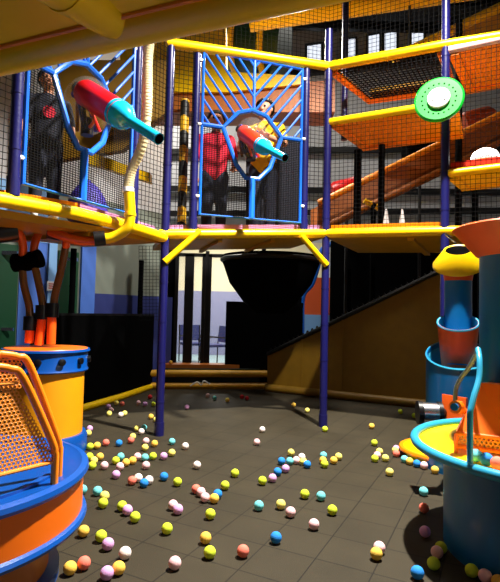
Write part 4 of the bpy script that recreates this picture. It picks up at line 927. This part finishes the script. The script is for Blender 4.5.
for e in BALLS:
    px, py, k, lab = e[:4]; s = e[4] if len(e) > 4 else None
    if s == 5: p = V((at(px, py, k4.y+.25).x, k4.y+.2, .4+BR_)); fix = True
    elif s == 0: p = atz(px, py, .566+BR_); fix = True
    else: p = atz(px, py, BR_); fix = False
    pts.append([p, fix])
OBST = [(P1.x, P1.y, .053), (P2.x, P2.y, .053), (scx, scy, SR-.1), (bx, by, br+.036), (tc.x, tc.y, BR), (fc.x-.02, fc.y+.27, .385), (fc.x, fc.y, .265)]
for it in range(80):
    for i in range(len(pts)):
        for j in range(i):
            if pts[i][1] != pts[j][1]: continue
            d = pts[i][0]-pts[j][0]; l = d.length
            if 1e-6 < l < (2*BR_+.0005) and abs(d.z) < .03:
                m_ = d*(((2*BR_+.0005)-l)/l/2); m_.z = 0; pts[i][0] += m_; pts[j][0] -= m_
        if not pts[i][1]:
            for ox, oy, r in OBST:
                d = V((pts[i][0].x-ox, pts[i][0].y-oy, 0)); l = d.length
                if l < r+BR_+.0015: pts[i][0] += d*((r+BR_+.0015-l)/max(l, .01))
for e, (p, fix) in zip(BALLS, pts):
    o = bpy.data.objects.new('foam_ball', BMESH[e[2]]); C.objects.link(o); o.location = p
    o.rotation_euler = (random.random()*6, random.random()*6, random.random()*6)
    tag(o, BC[e[2]][0]+' foam ball '+e[3], 'ball', 'foam balls in the arena')

# ------------------------------------------------------------------ light
def light(kind, name, loc, power, size=.1, col=(1, 1, 1), target=None, spot=None, blend=.3, size_y=None):
    ld_ = bpy.data.lights.new(name, kind); ld_.energy = power; ld_.color = col
    if kind == 'AREA':
        ld_.size = size
        if size_y: ld_.shape = 'RECTANGLE'; ld_.size_y = size_y
    else: ld_.shadow_soft_size = size
    if spot: ld_.spot_size = R_(spot); ld_.spot_blend = blend
    o = bpy.data.objects.new(name, ld_); C.objects.link(o); o.location = loc
    if target is not None: o.rotation_euler = (V(target)-V(loc)).to_track_quat('-Z', 'Y').to_euler()
    return o
W = (1, .95, .86)
light('SPOT', 'arena_lamp', (1.5, 3.5, 6.0), 1700, .08, W, (.4, 4.5, 1), 110, .4)
light('SPOT', 'floor_boost_spot', (1.5, 3.5, 6.05), 3100, .08, W, (.1, 3.5, 0), 74, .45)  # extra spot added at the arena_lamp position, boosts the floor alone
light('SPOT', 'side_fill', (2.9, 1.1, 1.9), 45, .3, W, (-1.2, 2.7, .9), 84, .6)  # added fill from camera right, brightens left station and overhead underside
light('AREA', 'hall_lamp', (-3, 12.2, 8.8), 380, 1.2, W, (-3, 12.5, 0))
light('AREA', 'hall_lamp', (3, 11.5, 8.8), 90, 1.2, W, (3, 12, 0))
light('AREA', 'annex_lamp', (-.9, 12.8, 3.3), 150, .8, (1, .95, .85), (-.9, 13.2, 0))
light('AREA', 'deck_lamp', (.6, 7.6, 5.6), 190, .6, W, (.2, 6.3, 3))
w = bpy.data.worlds.new('world'); bpy.context.scene.world = w; w.use_nodes = True
w.node_tree.nodes['Background'].inputs[0].default_value = (.85, .9, 1, 1); w.node_tree.nodes['Background'].inputs[1].default_value = .03
for o in bpy.data.objects:
    if '_o' in o: del o['_o']
vs = bpy.context.scene.view_settings
vs.view_transform = 'Standard'; vs.look = 'None'; vs.gamma = 1; vs.use_curve_mapping = False; vs.exposure = 0
